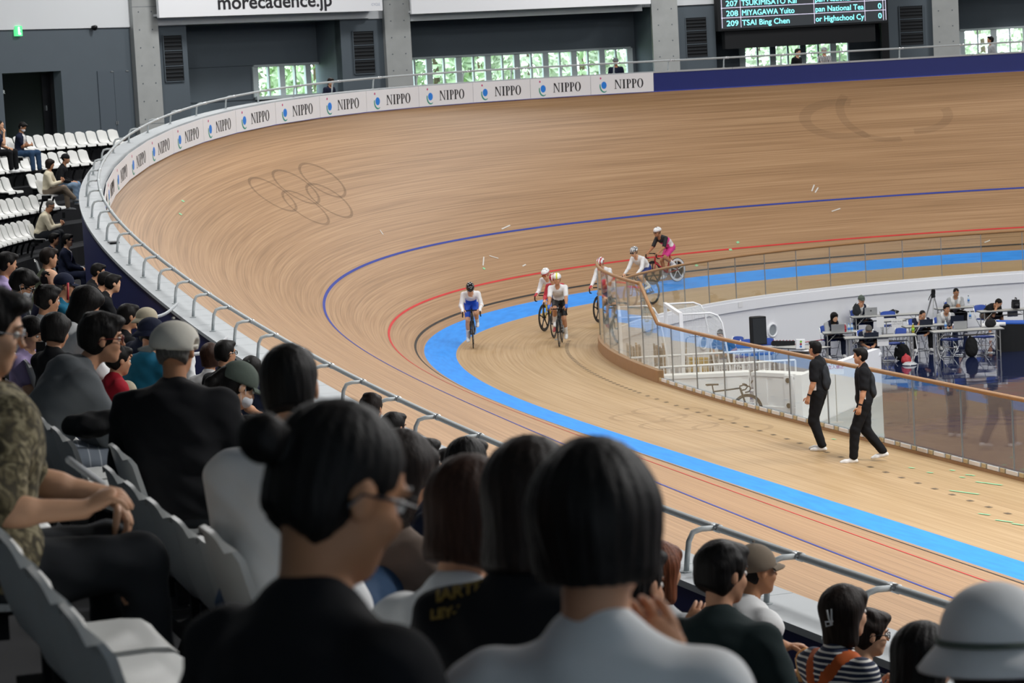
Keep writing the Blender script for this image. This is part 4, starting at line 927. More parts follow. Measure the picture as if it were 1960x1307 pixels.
def add_hat(S, hp, HR, hs, vox, org, root):
    h = S.get('hat')
    if not h: return
    if S.get('hatrot'):
        q_ = math.radians(S['hatrot']); HR = np.stack([HR[:, 0]*math.cos(q_)+HR[:, 1]*math.sin(q_), HR[:, 1]*math.cos(q_)-HR[:, 0]*math.sin(q_), HR[:, 2]], 1); o_ = hp(-.012, 0, 0); hp = lambda x, y, z: o_+HR@(np.array([x+.012, y, z])*hs)
    kind, m = h[0], h[1]; back = -1 if 'back' in kind else 1; hv = max(vox, .007)
    if kind.startswith('cap'):
        T = SDF(); T.ell(hp(-.014, 0, .036), HR, np.array([.111, .106 if S.get('hatrot') else .095, .099])*hs, .01)
        if S.get('strap'): T.ell(hp(-.125, 0, .022), HR, np.array([.05, .042, .030])*hs, .006, sub=True)
        T.plane(hp(0, 0, .010), -HR[:, 2]+HR[:, 0]*.10*back)
        c = nets_object('cap', [T.mesh(hv)], [m], org, root); b = MB(); rows = []
        for i in range(7):
            t = -1+2*i/6; r0, r1, r2 = [], [], []
            y = t*.074; x0 = .082*math.sqrt(max(.05, 1-(t*.8)**2)); L = .070*math.sqrt(max(0.02, 1-t*t*.9)); z = .030-.012*t*t
            rows.append([Vector(hp(back*(x0+.0)-.014*(back < 0), y, z+.006))-org, Vector(hp(back*(x0+L*.6)-.014*(back < 0), y, z-.002))-org, Vector(hp(back*(x0+L)-.014*(back < 0), y*.96, z-.012))-org, Vector(hp(back*(x0+L*.98)-.014*(back < 0), y*.96, z-.018))-org, Vector(hp(back*x0-.014*(back < 0), y, z-.004))-org])
        b.strip(rows); b.build('brim', h[2] if len(h) > 2 else m, c, smooth=True)
        b = MB(); b.lathe([(.008*hs, 0), (.007*hs, .006*hs), (.001, .008*hs)], 8, Matrix([list(HR[i])+[hp(-.014, 0, .141)[i]-org[i]] for i in range(3)]+[[0, 0, 0, 1]])); b.build('button', m, c)
        if back < 0 or S.get('strap'):   # gap and strap of a baseball cap
            b = MB(); pts = [Vector(hp(.097*math.cos(a)*(-back)-.014, .098*math.sin(a), .020))-org for a in np.linspace(-.6, .6, 9)]; b.tube(pts, .007*hs, 6); b.build('strap', m, c)
    elif kind == 'bucket':
        T = SDF(); T.ell(hp(-.012, 0, .05), HR, np.array([.112, .097, .09])*hs, .01); T.plane(hp(0, 0, .02), -HR[:, 2]); c = nets_object('bucket_hat', [T.mesh(hv)], [m], org, root); b = MB(); rows = []
        for i in range(25):
            a = 2*math.pi*i/24; rows.append([Vector(hp(-.012+r*math.cos(a)*1.1, r*math.sin(a), z))-org for r, z in ((.096, .036), (.118, .012), (.138, -.012), (.136, -.016), (.094, .026))])
        b.strip(rows); b.build('brim', m, c, smooth=True)
        if len(h) > 2: b = MB(); b.tube([Vector(hp(-.012+.1145*math.cos(a)*1.0, .0995*math.sin(a), .036))-org for a in np.linspace(0, 2*math.pi, 25)[:-1]], .006*hs, 5, closed=True); b.build('hat_band', h[2], c)
    elif kind == 'helmet':
        T = SDF(); T.ell(hp(-.022, 0, .058), HR, np.array([.138, .098, .092])*hs, .01); T.plane(hp(0, 0, .030), -HR[:, 2]-HR[:, 0]*.10)
        fn = None
        if len(h) > 3 and h[3]: fn = h[3](hp, HR)
        c = nets_object('helmet', [T.mesh(max(hv, .011))], [m]+([h[2]] if len(h) > 2 and h[2] else []), org, root, fn)
        b = MB()
        if not S.get('aero'):
            for k in (-2, -1, 0, 1, 2):
                y = k*.030; b.tube([Vector(hp(.070-.012*abs(k), y, .118-.008*k*k))-org, Vector(hp(.02, y*1.1, .147-.007*k*k))-org, Vector(hp(-.05, y*1.1, .144-.007*k*k))-org], [.004*hs, .008*hs, .004*hs], 5)
            b.build('vent', 'black_matte', c)
        b = MB()
        for y in (-1, 1): b.tube([Vector(hp(.0, y*.080, .03))-org, Vector(hp(.02, y*.074, -.04))-org, Vector(hp(.03, 0, -.118))-org], .004*hs, 5)
        b.build('chin_strap', 'black_matte', c)
        if h[-1] == 'visor' or S.get('visor'):
            pass

# ---- posing
def head_axes(h, pitch=0., roll=0.):
    f = np.array([math.cos(h)*math.cos(pitch), math.sin(h)*math.cos(pitch), -math.sin(pitch)]); l = np.array([-math.sin(h), math.cos(h), 0.]); u = np.cross(f, l)
    if roll: l, u = l*math.cos(roll)+u*math.sin(roll), u*math.cos(roll)-l*math.sin(roll)
    return np.stack([f, l, u], 1)
def body_frame(h, lean, roll=0.):
    f = np.array([math.cos(h), math.sin(h), 0]); l = np.array([-math.sin(h), math.cos(h), 0]); sp = UPV*math.cos(lean)+f*math.sin(lean)
    if roll: sp = nv(sp+l*math.tan(roll))
    fw = nv(f-sp*(f@sp)); lf = np.cross(sp, fw); return f, l, fw, lf, sp
def arms(J, tgt, pole, hdir, hnorm):
    sc = J['sc']; J['E'], J['Wr'] = [], []
    for i in (0, 1):
        e, w_ = ik(J['S'][i], tgt[i], .275*sc, .245*sc, pole[i]); J['E'].append(e); J['Wr'].append(w_)
    J['Hd'] = [nv(x) for x in hdir]; J['Hn'] = [nv(x) for x in hnorm]
def sit(head, fz, hdg, lean=8, yaw=0, pitch=5, roll=0, hands='lap', spread=.12, knee=0., feet=0., slouch=.3, bw=1.0, hroll=0, scfix=None, legs=None, hscale=1.0):
    """head: world head centre; fz floor height; hdg body heading in degrees."""
    h, ln = math.radians(hdg), math.radians(lean); f, l, fw, lf, sp = body_frame(h, ln, math.radians(roll)); head = np.array(head, float)
    sc = scfix or float(np.clip((head[2]-(fz+.52))/(.665*math.cos(ln)), .74, 1.12)); 
    Pv = head-sp*.665*sc-fw*.02; J = dict(sc=sc, P=Pv, sp=sp, fw=fw, lf=lf, H=head, HR=head_axes(h+math.radians(yaw), math.radians(pitch), math.radians(hroll)), slouch=slouch)
    J['N'] = Pv+sp*.47*sc; shw = .172*sc*(.6+.4*bw); J['S'] = [J['N']-sp*.055*sc-lf*shw, J['N']-sp*.055*sc+lf*shw]   # 0 = right, 1 = left
    J['hip'] = [Pv-UPV*.02+l*.085*sc*q for q in (-1, 1)]; J['K'] = []; J['A'] = []; kz = max(fz+.46*sc, Pv[2]-.06)
    for i, q in enumerate((-1, 1)):
        kk = J['hip'][i]+f*(.41+knee*(q > 0))*sc+l*q*spread*sc; kk[2] = fz+.50*sc if Pv[2]-fz < .7 else Pv[2]-.08; J['K'].append(kk); a = kk+f*(.02+feet)*sc; a[2] = fz+.085*sc; J['A'].append(a)
    if legs == 'crossed': J['K'][0] = J['hip'][0]+f*.40*sc+l*.08*sc+UPV*.10; J['A'][0] = J['K'][0]+f*.24*sc+l*.10*sc-UPV*.30*sc
    J['fd'] = [f, f]; J['fup'] = [UPV, UPV]; J['lb'] = [f, f]; J['base'] = (Pv[0], Pv[1], fz)
    N_ = J['N']
    rel = lambda a, b, c: N_+f*a*sc+l*b*sc+UPV*c*sc
    if hands == 'lap': tg = [J['K'][i]-f*.10*sc+UPV*.085+l*(-.03 if i == 0 else .03)*-1 for i in (0, 1)]; hd = [f*.8+l*.5-UPV*.1, f*.8-l*.5-UPV*.1]; hn = [UPV, UPV]
    elif hands == 'clasp': tg = [rel(.30, -.05, -.38), rel(.30, .05, -.38)]; hd = [f*.6+l*.7, f*.6-l*.7]; hn = [UPV-l*.6, UPV+l*.6]
    elif hands == 'phone': tg = [rel(.30, -.06, -.25), rel(.30, .06, -.25)]; hd = [f*.5+l*.5+UPV*.5, f*.5-l*.5+UPV*.5]; hn = [f*.6-l*.7, f*.6+l*.7]
    elif hands == 'chin': tg = [rel(.16, -.06, -.02), rel(.22, .1, -.38)]; hd = [UPV+f*.2+l*.3, f-l]; hn = [f-l*.4, UPV]
    elif hands == 'table': tg = [rel(.33, -.10, -.30), rel(.33, .10, -.30)]; hd = [f+l*.4, f-l*.4]; hn = [UPV, UPV]
    elif hands == 'crossed': tg = [rel(.20, .12, -.27), rel(.22, -.12, -.25)]; hd = [l+f*.1, -l+f*.1]; hn = [f, f]
    elif isinstance(hands, dict):
        tg = [np.array(t) if t is not None else J['K'][i]-f*.10*sc+UPV*.085 for i, t in enumerate(hands['t'])]; hd = [np.array(v, float) for v in hands.get('d', [f, f])]; hn = [np.array(v, float) for v in hands.get('n', [UPV, UPV])]
    else: tg = [rel(*hands[0]), rel(*hands[1])]; hd = [f*.5+l*.5+UPV*.4, f*.5-l*.5+UPV*.4]; hn = [f*.4-l*.8, f*.4+l*.8]
    if isinstance(hands, tuple) and len(hands) > 2: hd = [f*a[0]+l*a[1]+UPV*a[2] for a in hands[2]]; hn = [f*a[0]+l*a[1]+UPV*a[2] for a in hands[3]]
    arms(J, tg, [-l*.5-f*.5-UPV*.8, l*.5-f*.5-UPV*.8], hd, hn); return J
def stand(foot, fz, hdg, H=1.70, lean=0, yaw=0, pitch=0, stride=(0, 0), hands='down', hroll=0, footlift=(0, 0)):
    h, ln = math.radians(hdg), math.radians(lean); f, l, fw, lf, sp = body_frame(h, ln); sc = H/1.70; foot = np.array(foot, float)
    Pv = np.array([foot[0], foot[1], fz+.93*sc]); J = dict(sc=sc, P=Pv, sp=sp, fw=fw, lf=lf, slouch=0); J['N'] = Pv+sp*.50*sc; J['H'] = J['N']+sp*.17*sc+fw*.035*sc
    J['HR'] = head_axes(h+math.radians(yaw), math.radians(pitch), math.radians(hroll)); J['S'] = [J['N']-sp*.055*sc+lf*q*.175*sc for q in (-1, 1)]; J['hip'] = [Pv-UPV*.03+l*.085*sc*q for q in (-1, 1)]
    J['K'], J['A'] = [], []; J['fd'], J['fup'], J['lb'] = [], [], []
    for i, q in enumerate((-1, 1)):
        a = Pv+f*stride[i]*sc+l*q*.085*sc; a[2] = fz+.082*sc+footlift[i]; k, a2 = ik(J['hip'][i], a, .43*sc, .42*sc, f); J['K'].append(k); J['A'].append(a2); t = footlift[i]*3.2
        J['fd'].append(nv(f*math.cos(t)-UPV*math.sin(t))); J['fup'].append(nv(UPV*math.cos(t)+f*math.sin(t))); J['lb'].append(f)
    J['base'] = (foot[0], foot[1], fz)
    rel = lambda a, b, c: J['N']+f*a*sc+l*b*sc+UPV*c*sc
    if hands == 'down': tg = [rel(.02, -.25, -.56), rel(.02, .25, -.56)]; hd = [-UPV+f*.15, -UPV+f*.15]; hn = [-l, l]; pole = [-f-l*.3, -f+l*.3]
    elif hands == 'cross': tg = [rel(.22, .10, -.30), rel(.24, -.10, -.27)]; hd = [l, -l]; hn = [f, f]; pole = [-l-UPV*.6, l-UPV*.6]
    else: tg = [rel(*hands[0]), rel(*hands[1])]; hd = [-UPV+f*.3, -UPV+f*.3]; hn = [-l, l]; pole = [-f-l*.5, -f+l*.5]
    arms(J, tg, pole, hd, hn); return J
def ppm(P): 
    return FPX/max(1, proj(P)[2])
def autovox(P): 
    d = proj(P)[2]; return float(np.clip(1.9*d/FPX*1.4, .0065, .019))
# ---------------------------------------------------------------- spectators in the stand
PELVIS = []
def off_of(P):
    m = (SS > -40) & (SS < 80); d = np.hypot(XX[m]-P[0], YY[m]-P[1]); i = int(d.argmin()); return d[i], SS[m][i]
def seated(px, py, d, hdg, label, lean=10, yaw=0, pitch=8, hands='lap', sit_kw=None, **S):
    P = atd(px, py, d); fz = P.z-1.19*S.pop('hfac', 1.0); S['label'] = label; S.setdefault('vox', autovox(P)); kw = dict(sit_kw or {})
    J = sit(P, fz, hdg, lean, yaw, pitch, hands=hands, bw=S.get('build', 1.0), **kw)
    if S.get('dung'):
        def fn(c, J=J):
            t = (c-J['P'])@J['sp']/J['sc']; y = (c-J['P'])@J['lf']; r = (c-J['P'])@J['fw']; arm = np.abs(y) > .19
            return (((t < .12) | (np.abs(y-.5*(t-.27)) < .034) | (np.abs(y+.5*(t-.27)) < .034)) & ~arm).astype(np.int32)
        S['shirt_fn'] = fn
    if S.get('front'):
        def fn2(c, J=J, w_=S['front']):
            q = c-J['P']; return (((q@J['fw']) > .06) & (np.abs(q@J['lf']) < w_) & ((q@J['sp']) > .15)).astype(np.int32)
        S['shirt_fn'] = fn2
    PELVIS.append((J['P'], fz, hdg, label)); return make_person(J, S)
vec = lambda *a: np.array(a, float)
W = lambda px, py, d: np.array(atd(px, py, d))
VR, VU, VF = np.array(CR), np.array(CU), np.array(CF)
# three nearest spectators
seated(650, 940, 4.15, 30, 'man with a hair bun and black-framed glasses in a black T-shirt', 14, -16, 22, shirt='c_black', pants='c_charcoal', hair='bun', hairc='hair_black', glasses='glasses_black', skin='tan', build=1.0, face=True, sleeve=.6, head=1.06, vox=.0062, collar=.18)
seated(1142, 1008, 4.25, 62, 'person with a thick black bob in a pale grey T-shirt, seen from behind, hand raised', 8, -4, 4, hands=dict(t=[W(1290, 1300, 4.3), None], d=[VU*.9-VR*.35, vec(1, 0, 0)], n=[-VF*.9+VR*.2, UPV]), shirt='c_white', pants='c_jean', hair='bob', hlen=.62, vol=1.0, skin='mid', build=1.0, vox=.0062, curl=(.75, .4), head=1.05, collar=.2)
seated(-24, 632, 7.7, 12, 'man in a camouflage shirt with thin silver glasses, elbow on his knee', 3, -18, 14, hands=dict(t=[W(160, 975, 7.45), W(215, 950, 8.0)], d=[VR*.8+VU*.45, VR*.4-VU*.6], n=[VU*.6-VR*.4-VF*.4, VU]), shirt='c_camo', pants='c_charcoal', hair='short', glasses='glasses_silver', skin='light', build=1.2, vox=.0075, sleeve=.85, curl=(1.25, 1.0), loose=.03, hem=.16, face=True, fine=True, sit_kw=dict(spread=.05))
# rows just in front
seated(555, 742, 8.0, 74, 'man in a plain white T-shirt with short black hair, seen from behind', 6, -6, 4, hands='clasp', shirt='c_white', pants='c_jean', hair='short', build=1.05, loose=.03, sleeve=.8, vox=.008)
seated(770, 905, 8.6, 25, 'long-haired woman in a taupe top behind the man with the bun', 16, 0, 25, hands='phone', shirt='c_taupe', pants='c_jean', hair='long', hairc='hair_dark', sleeve=1.9, vox=.010)
seated(905, 985, 6.2, 32, 'woman with a dark brown bob in a white cardigan', 12, 0, 20, hands='lap', shirt='c_white', pants='c_khaki', hair='bob', hairc='hair_brown', hlen=.95, build=.95, sleeve=1.9, vox=.0075)
seated(1020, 960, 5.6, 48, 'person with dark straight hair in a black printed T-shirt', 10, 0, 14, shirt='c_black', pants='c_charcoal', hair='long', hlen=.62, hairc='hair_dark', build=1.0, loose=.025, vox=.0075)
seated(335, 672, 12.0, 62, 'heavy man in a black sweater and a white baseball cap', 8, 4, 4, hatrot=88, shirt='c_black', pants='c_charcoal', hair='crop', hairc='hair_grey', hat=('cap', 'c_offwhite'), strap=True, build=1.35, sleeve=1.95, loose=.03, vox=.010, skin='tan', wrinkle=.006)
seated(196, 648, 14.2, 8, 'man in a grey hooded jacket with dark red glasses, leaning forward', 34, -14, 6, hands='clasp', shirt='c_hoodie', pants='c_check', hair='mess', glasses='glasses_red', hood=True, sleeve=1.9, loose=.028, build=1.05, vox=.0085, face=True, skin='mid')
seated(60, 636, 20.5, -38, 'girl in a lilac T-shirt looking down', 10, 0, 26, hands='phone', shirt='c_lilac', pants='c_jean', hair='tied', hairc='hair_black', fringe=False, skin='light', face=True, build=.9, sit_kw=dict(scfix=.86))
seated(108, 632, 18.5, 35, 'child with a smooth black bob in a black top', 8, 0, 18, hands='phone', shirt='c_black', pants='c_navy', hair='bob', hlen=.75, vol=1.03, build=.85, sit_kw=dict(scfix=.84))
seated(457, 738, 15.5, 18, 'woman in a grey-green cap with a white face mask and ponytail', 20, -10, 32, hands='phone', shirt='c_charcoal', pants='c_black', hair='pony', fringe=False, hat=('cap', 'c_dkgreen'), mask=True, sleeve=.7, skin='light', face=True)
seated(290, 642, 21, 40, 'person in a teal jacket and a navy bucket hat', 12, 0, 10, shirt='c_teal', pants='c_black', hair='crop', hat=('bucket', 'c_navy'), sleeve=1.9, hood=True, loose=.03)
seated(282, 616, 26, 35, 'person in a beige bucket hat beside the parapet', 10, 0, 8, shirt='c_navy', pants='c_black', hair='short', hat=('bucket', 'c_beige'), sleeve=1.9)
seated(246, 606, 27, 12, 'man with short dark hair in a black shirt in front of the beige hat', 10, 0, 5, shirt='c_black', pants='c_black', hair='short')
seated(228, 690, 20, 10, 'small child in a red jacket between the grey jacket and the teal jacket', 10, 0, 10, shirt='c_red', pants='c_red', hair='short', sleeve=1.9, sit_kw=dict(scfix=.76))
seated(362, 645, 34, 0, 'grey-haired woman with glasses in a white blouse by the parapet', 10, 0, 6, shirt='c_white', pants='c_beige', hair='bob', hlen=.7, hairc='hair_grey', glasses='glasses_black', sleeve=1.8)
seated(404, 681, 27, 45, 'girl with a short brown bob in a white top', 8, 0, 4, shirt='c_white', pants='c_jean', hair='bob', hlen=.85, hairc='hair_brown', build=.9)
seated(432, 676, 26, 38, 'man with short black hair and glasses in a black T-shirt beside the brown bob', 8, -12, 2, shirt='c_black', pants='c_black', hair='short', glasses='glasses_black')
seated(482, 706, 27, 50, 'dark-haired spectator half hidden behind the white T-shirt man', 8, 0, 4, shirt='c_navy', pants='c_black', hair='bob', hlen=.8)
seated(712, 782, 23, 50, 'spectator with curly dark hair near the guard rail', 8, 0, 6, shirt='c_navy', pants='c_black', hair='mess', hairc='hair_dark')
seated(754, 820, 21, 40, 'spectator with short black hair near the guard rail', 8, -10, 6, shirt='c_black', pants='c_black', hair='short')
seated(806, 888, 13.6, 15, 'young man in profile with thick black hair and a navy T-shirt', 10, -14, -2, shirt='c_navy', pants='c_black', hair='mess', skin='light', face=True, vox=.0085)
seated(895, 895, 11.5, 45, 'dark-haired spectator in front of the brown bob', 8, 0, 6, shirt='c_navy', pants='c_black', hair='short', vol=1.3)
seated(858, 905, 15, 30, 'black-haired spectator beyond the young man in profile', 10, 0, 6, shirt='c_charcoal', pants='c_black', hair='bob', hlen=.7)
# lower right group
seated(1264, 1090, 12.5, 35, 'woman with long reddish-brown hair in a pale shirt', 10, -8, 4, shirt='c_ltgrey', pants='c_beige', hair='long', hairc='hair_red', hlen=.62, sleeve=.7)
seated(1215, 1120, 8.4, 30, 'person in a crimson shirt half hidden behind the black bob', 12, 0, 10, shirt='c_red', pants='c_charcoal', hair='short', sleeve=1.9)
seated(1384, 1098, 10.8, 46, 'man in a dark green T-shirt raising one hand', 12, -30, 6, hands=dict(t=[None, W(1316, 1208, 11.1)], d=[vec(1, 0, 0), VU*.8+VR*.5], n=[UPV, -VF]), shirt='c_green', pants='c_black', hair='mess', build=1.08, loose=.02, sleeve=.85, curl=(.5, .9), vox=.009, face=True)
seated(1448, 1092, 13.6, 12, 'man in a white T-shirt and an olive cap', 14, -8, 2, hands=dict(t=[W(1510, 1288, 13.2), W(1530, 1250, 14.2)], d=[VR, VR], n=[VU, VU]), shirt='c_white', pants='c_jeanpale', pantlen=1.0, hair='crop', hat=('cap', 'c_khaki'), loose=.03, sleeve=.9, skin='tan', vox=.0095, face=True)
seated(1618, 1172, 12.6, 18, 'woman in a navy striped shirt and orange dungarees with a hair clip', 10, -10, 2, hands='phone', shirt=['c_stripe', 'c_orange'], pants='c_orange', hair='long', hlen=.62, hairc='hair_dark', build=.98, skin='light', vox=.009, face=True, dung=True)
seated(1664, 1212, 14.6, 10, 'man with glasses beyond the woman in the striped shirt', 12, -20, 8, shirt='c_black', pants='c_black', hair='mess', hairc='hair_dark', glasses='glasses_black', skin='light', face=True)
seated(1905, 1262, 5.4, 60, 'person in a pale grey bucket hat with a green band', 8, 0, 6, shirt='c_black', pants='c_black', hair='short', hat=('bucket', 'c_white', 'c_dkgreen'), vox=.009, head=1.1)
seated(1768, 1268, 9.4, 25, 'dark-haired person in black leaning forward beside the pale grey hat', 30, 0, 20, hands='lap', shirt='c_black', pants='c_black', hair='long', hlen=.7, skin='light')
# middle left group
seated(14, 505, 29, 5, 'dark-haired spectator in a pale lilac shirt at the edge of the stand', 12, 0, 12, shirt='c_lilac', pants='c_black', hair='short', vol=1.3)
seated(44, 545, 23.5, -10, 'spectator with glasses and a white mask looking down', 20, 0, 30, hands='phone', shirt='c_navy', pants='c_black', hair='mess', glasses='glasses_black', mask=True, face=True)
seated(94, 494, 33, 5, 'woman with short brown hair in an olive jacket', 10, 0, 6, hands='clasp', shirt='c_olive', pants='c_khaki', hair='short', vol=1.3, hairc='hair_dark', sleeve=1.9)
seated(96, 537, 29.5, 0, 'balding man behind the olive jacket', 12, 0, 14, shirt='c_navy', pants='c_black', hair='balding', skin='light')
seated(124, 546, 29, 0, 'man in a blue cap and teal jacket', 12, 0, 10, hands=dict(t=[W(133, 566, 29), W(128, 560, 29.2)], d=[VU, VU], n=[-VF, -VF]), shirt='c_teal', pants='c_navy', hair='crop', hairc='hair_grey', hat=('cap', 'c_navy'), glasses='glasses_black', sleeve=1.9)
seated(92, 575, 23.5, 8, 'short-haired woman in a pale grey shirt', 10, 0, 8, shirt='c_ltgrey', pants='c_beige', hair='mess', sleeve=.8)
seated(167, 582, 20.5, 5, 'woman in a white hooded top with long black hair and a face mask', 18, 0, 30, hands='phone', shirt='c_white', pants='c_beige', hair='long', hlen=.7, vol=1.06, mask=True, hood=True, sleeve=1.9, face=False)
seated(188, 520, 42, -10, 'boy with black hair beside the navy parapet', 20, 0, 12, shirt='c_black', pants='c_black', hair='short')
seated(202, 537, 40, -5, 'second boy in black beside the navy parapet', 24, 0, 16, shirt='c_black', pants='c_black', hair='short')
seated(217, 543, 38, 0, 'boy in a black T-shirt resting his arms, nearest the parapet', 28, 0, 8, hands='clasp', shirt='c_black', pants='c_black', hair='short', skin='light')
seated(104, 458, 55, -12, 'dark-haired man beside the man in the suit', 12, 0, 6, shirt='c_navy', pants='c_black', hair='short', sleeve=1.9)
seated(130, 460, 54, -20, 'man in a navy suit with a white shirt front', 8, 0, 4, hands='clasp', shirt=['c_navy', 'c_white'], front=.05, pants='c_navy', hair='short', glasses='glasses_black', sleeve=1.95, skin='light', shoes='c_black')
seated(96, 394, 64, -18, 'man in a cream sweater reading his phone', 22, 0, 30, hands='phone', shirt='c_cream', pants='c_charcoal', hair='crop', hairc='hair_grey', glasses='glasses_black', sleeve=1.9, shoes='c_black', build=1.1)
seated(96, 314, 68, -22, 'woman in a white blouse and khaki trousers with crossed legs', 8, 0, 10, hands='phone', shirt='c_cream', pants='c_khaki', hair='bob', hlen=.9, hairc='hair_dark', sleeve=1.9, shoes='c_grey', sit_kw=dict(legs='crossed'))
seated(126, 304, 69, -18, 'man in a black cap and pale jeans beside the white blouse', 16, 0, 6, hands='lap', shirt='c_black', pants='c_jeanpale', hair='crop', hat=('cap-back', 'c_black'), sleeve=1.9, shoes='c_grey')
seated(43, 243, 70, -30, 'man in a navy and white polo with a mask, arms crossed, in jeans', 10, 0, 32, hands='crossed', shirt=['c_navy', 'c_white'], front=.08, pants='c_jean', hair='short', mask=True, skin='tan', shoes='c_black')
seated(0, 240, 68, -25, 'man eating beside the man with crossed arms, at the top of the stand', 12, 0, 6, hands='chin', shirt='c_navy', pants='c_black', hair='crop', skin='light')
# bystanders on the walkway behind the far boards
def walkway(px, hdg, H, label, **S):
    fn = lambda s: trk(s, coping_o(s)+CW+.55, 5.5); s = find_s(px, fn, 44, 75); P = fn(s); fz = row_z(-1)
    kw = {k: S.pop(k) for k in list(S) if k in ('yaw', 'pitch', 'lean', 'hands')}
    J = stand(P, fz, hdg, H, **kw); S['label'] = label; S.setdefault('vox', .018); make_person(J, S)
walkway(629, -60, 1.46, 'bystander in a navy jacket behind the sponsor boards, by the small window', lean=12, pitch=10, shirt='c_navy', pants='c_black', hair='short', hairc='hair_dark', sleeve=1.9)
walkway(1181, -105, 1.60, 'man in a dark shirt and grey cap standing at the rail by the long window', hands='down', shirt='c_navy', pants='c_black', hair='crop', hat=('cap', 'c_grey'), skin='tan')
walkway(1526, -60, 1.60, 'bystander in black below the results board', shirt='c_black', pants='c_black', hair='short', lean=6, sleeve=1.9, skin='light')
walkway(1577, -95, 1.60, 'bystander in a striped top and pale cap below the results board', shirt='c_vert', pants='c_black', hair='short', hairc='hair_dark', hat=('cap', 'c_ltgrey'), hands='cross', skin='light')
walkway(1899, 170, 1.66, 'bystander in a pale grey shirt facing the results board', shirt='c_ltgrey', pants='c_black', hair='short', skin='tan', pitch=-8)
# two marshals walking on the apron
def walker(px, py, hdg, H, label, **S):
    P = atz(px, py, -.14); kw = {k: S.pop(k) for k in list(S) if k in ('yaw', 'pitch', 'lean', 'hands', 'stride', 'footlift')}
    s, o = None, None; d, s_ = off_of(P); fz = zstrip(s_, -d); P = atz(px, py, fz)
    J = stand(P, fz, hdg, H, **kw); S['label'] = label; S['vox'] = .013
    r = make_person(J, S)
    for i in (1,):
        w_, e_ = J['Wr'][i], J['E'][i]; dv = nv(e_-w_); b = MB(); b.tube([Vector(w_+dv*.02-np.array(J['base'])), Vector(w_+dv*.045-np.array(J['base']))], .031*J['sc'], 10); b.build('watch', 'black_gloss', r)
    return r, J
r1, J1 = walker(1572, 862, 140, 1.71, 'marshal in black with white sneakers looking towards the far banking', yaw=-26, pitch=-4, stride=(.02, -.05), hands=((.0, -.27, -.55), (.10, .24, -.55)), shirt='c_black', pants='c_black', hair='short', vol=1.2, sleeve=.8, hem=.12, loose=.022, shoes='c_white', skin='mid', pantloose=.02)
r2, J2 = walker(1659, 884, 158, 1.72, 'marshal in black with white sneakers walking along the apron in profile', yaw=-4, pitch=-2, stride=(-.26, .20), footlift=(.05, 0), hands=((-.02, -.26, -.55), (.08, .24, -.56)), shirt='c_black', pants='c_black', hair='short', vol=1.3, sleeve=.8, hem=.12, loose=.022, shoes='c_white', skin='mid', pantloose=.02)
for r_, J_ in ((r1, J1), (r2, J2)):
    T = SDF(); Rk = np.stack([J_['fw'], J_['lf'], J_['sp']], 1); T.ell(J_['P']+J_['sp']*.24-J_['fw']*.12, Rk, np.array([.055, .135, .19]), .03); T.ell(J_['P']+J_['sp']*.14-J_['fw']*.13, Rk, np.array([.06, .13, .12]), .03); nets_object('drawstring_pack', [T.mesh(.014, lambda x, y, z: .006*np.sin(x*45+z*30)*np.sin(y*40))], ['c_charcoal'], Vector(J_['base']), r_)
    base = np.array(J_['base']); c = J_['P']+J_['lf']*.185+J_['sp']*.13+J_['fw']*.03-base; b = MB(); b.box((-.045, -.004, -.09), (.045, .004, .09), Matrix.Translation(Vector(c)) @ frame((0, 0, 0), J_['fw'])); b.build('paper_bib', 'paper', r_)
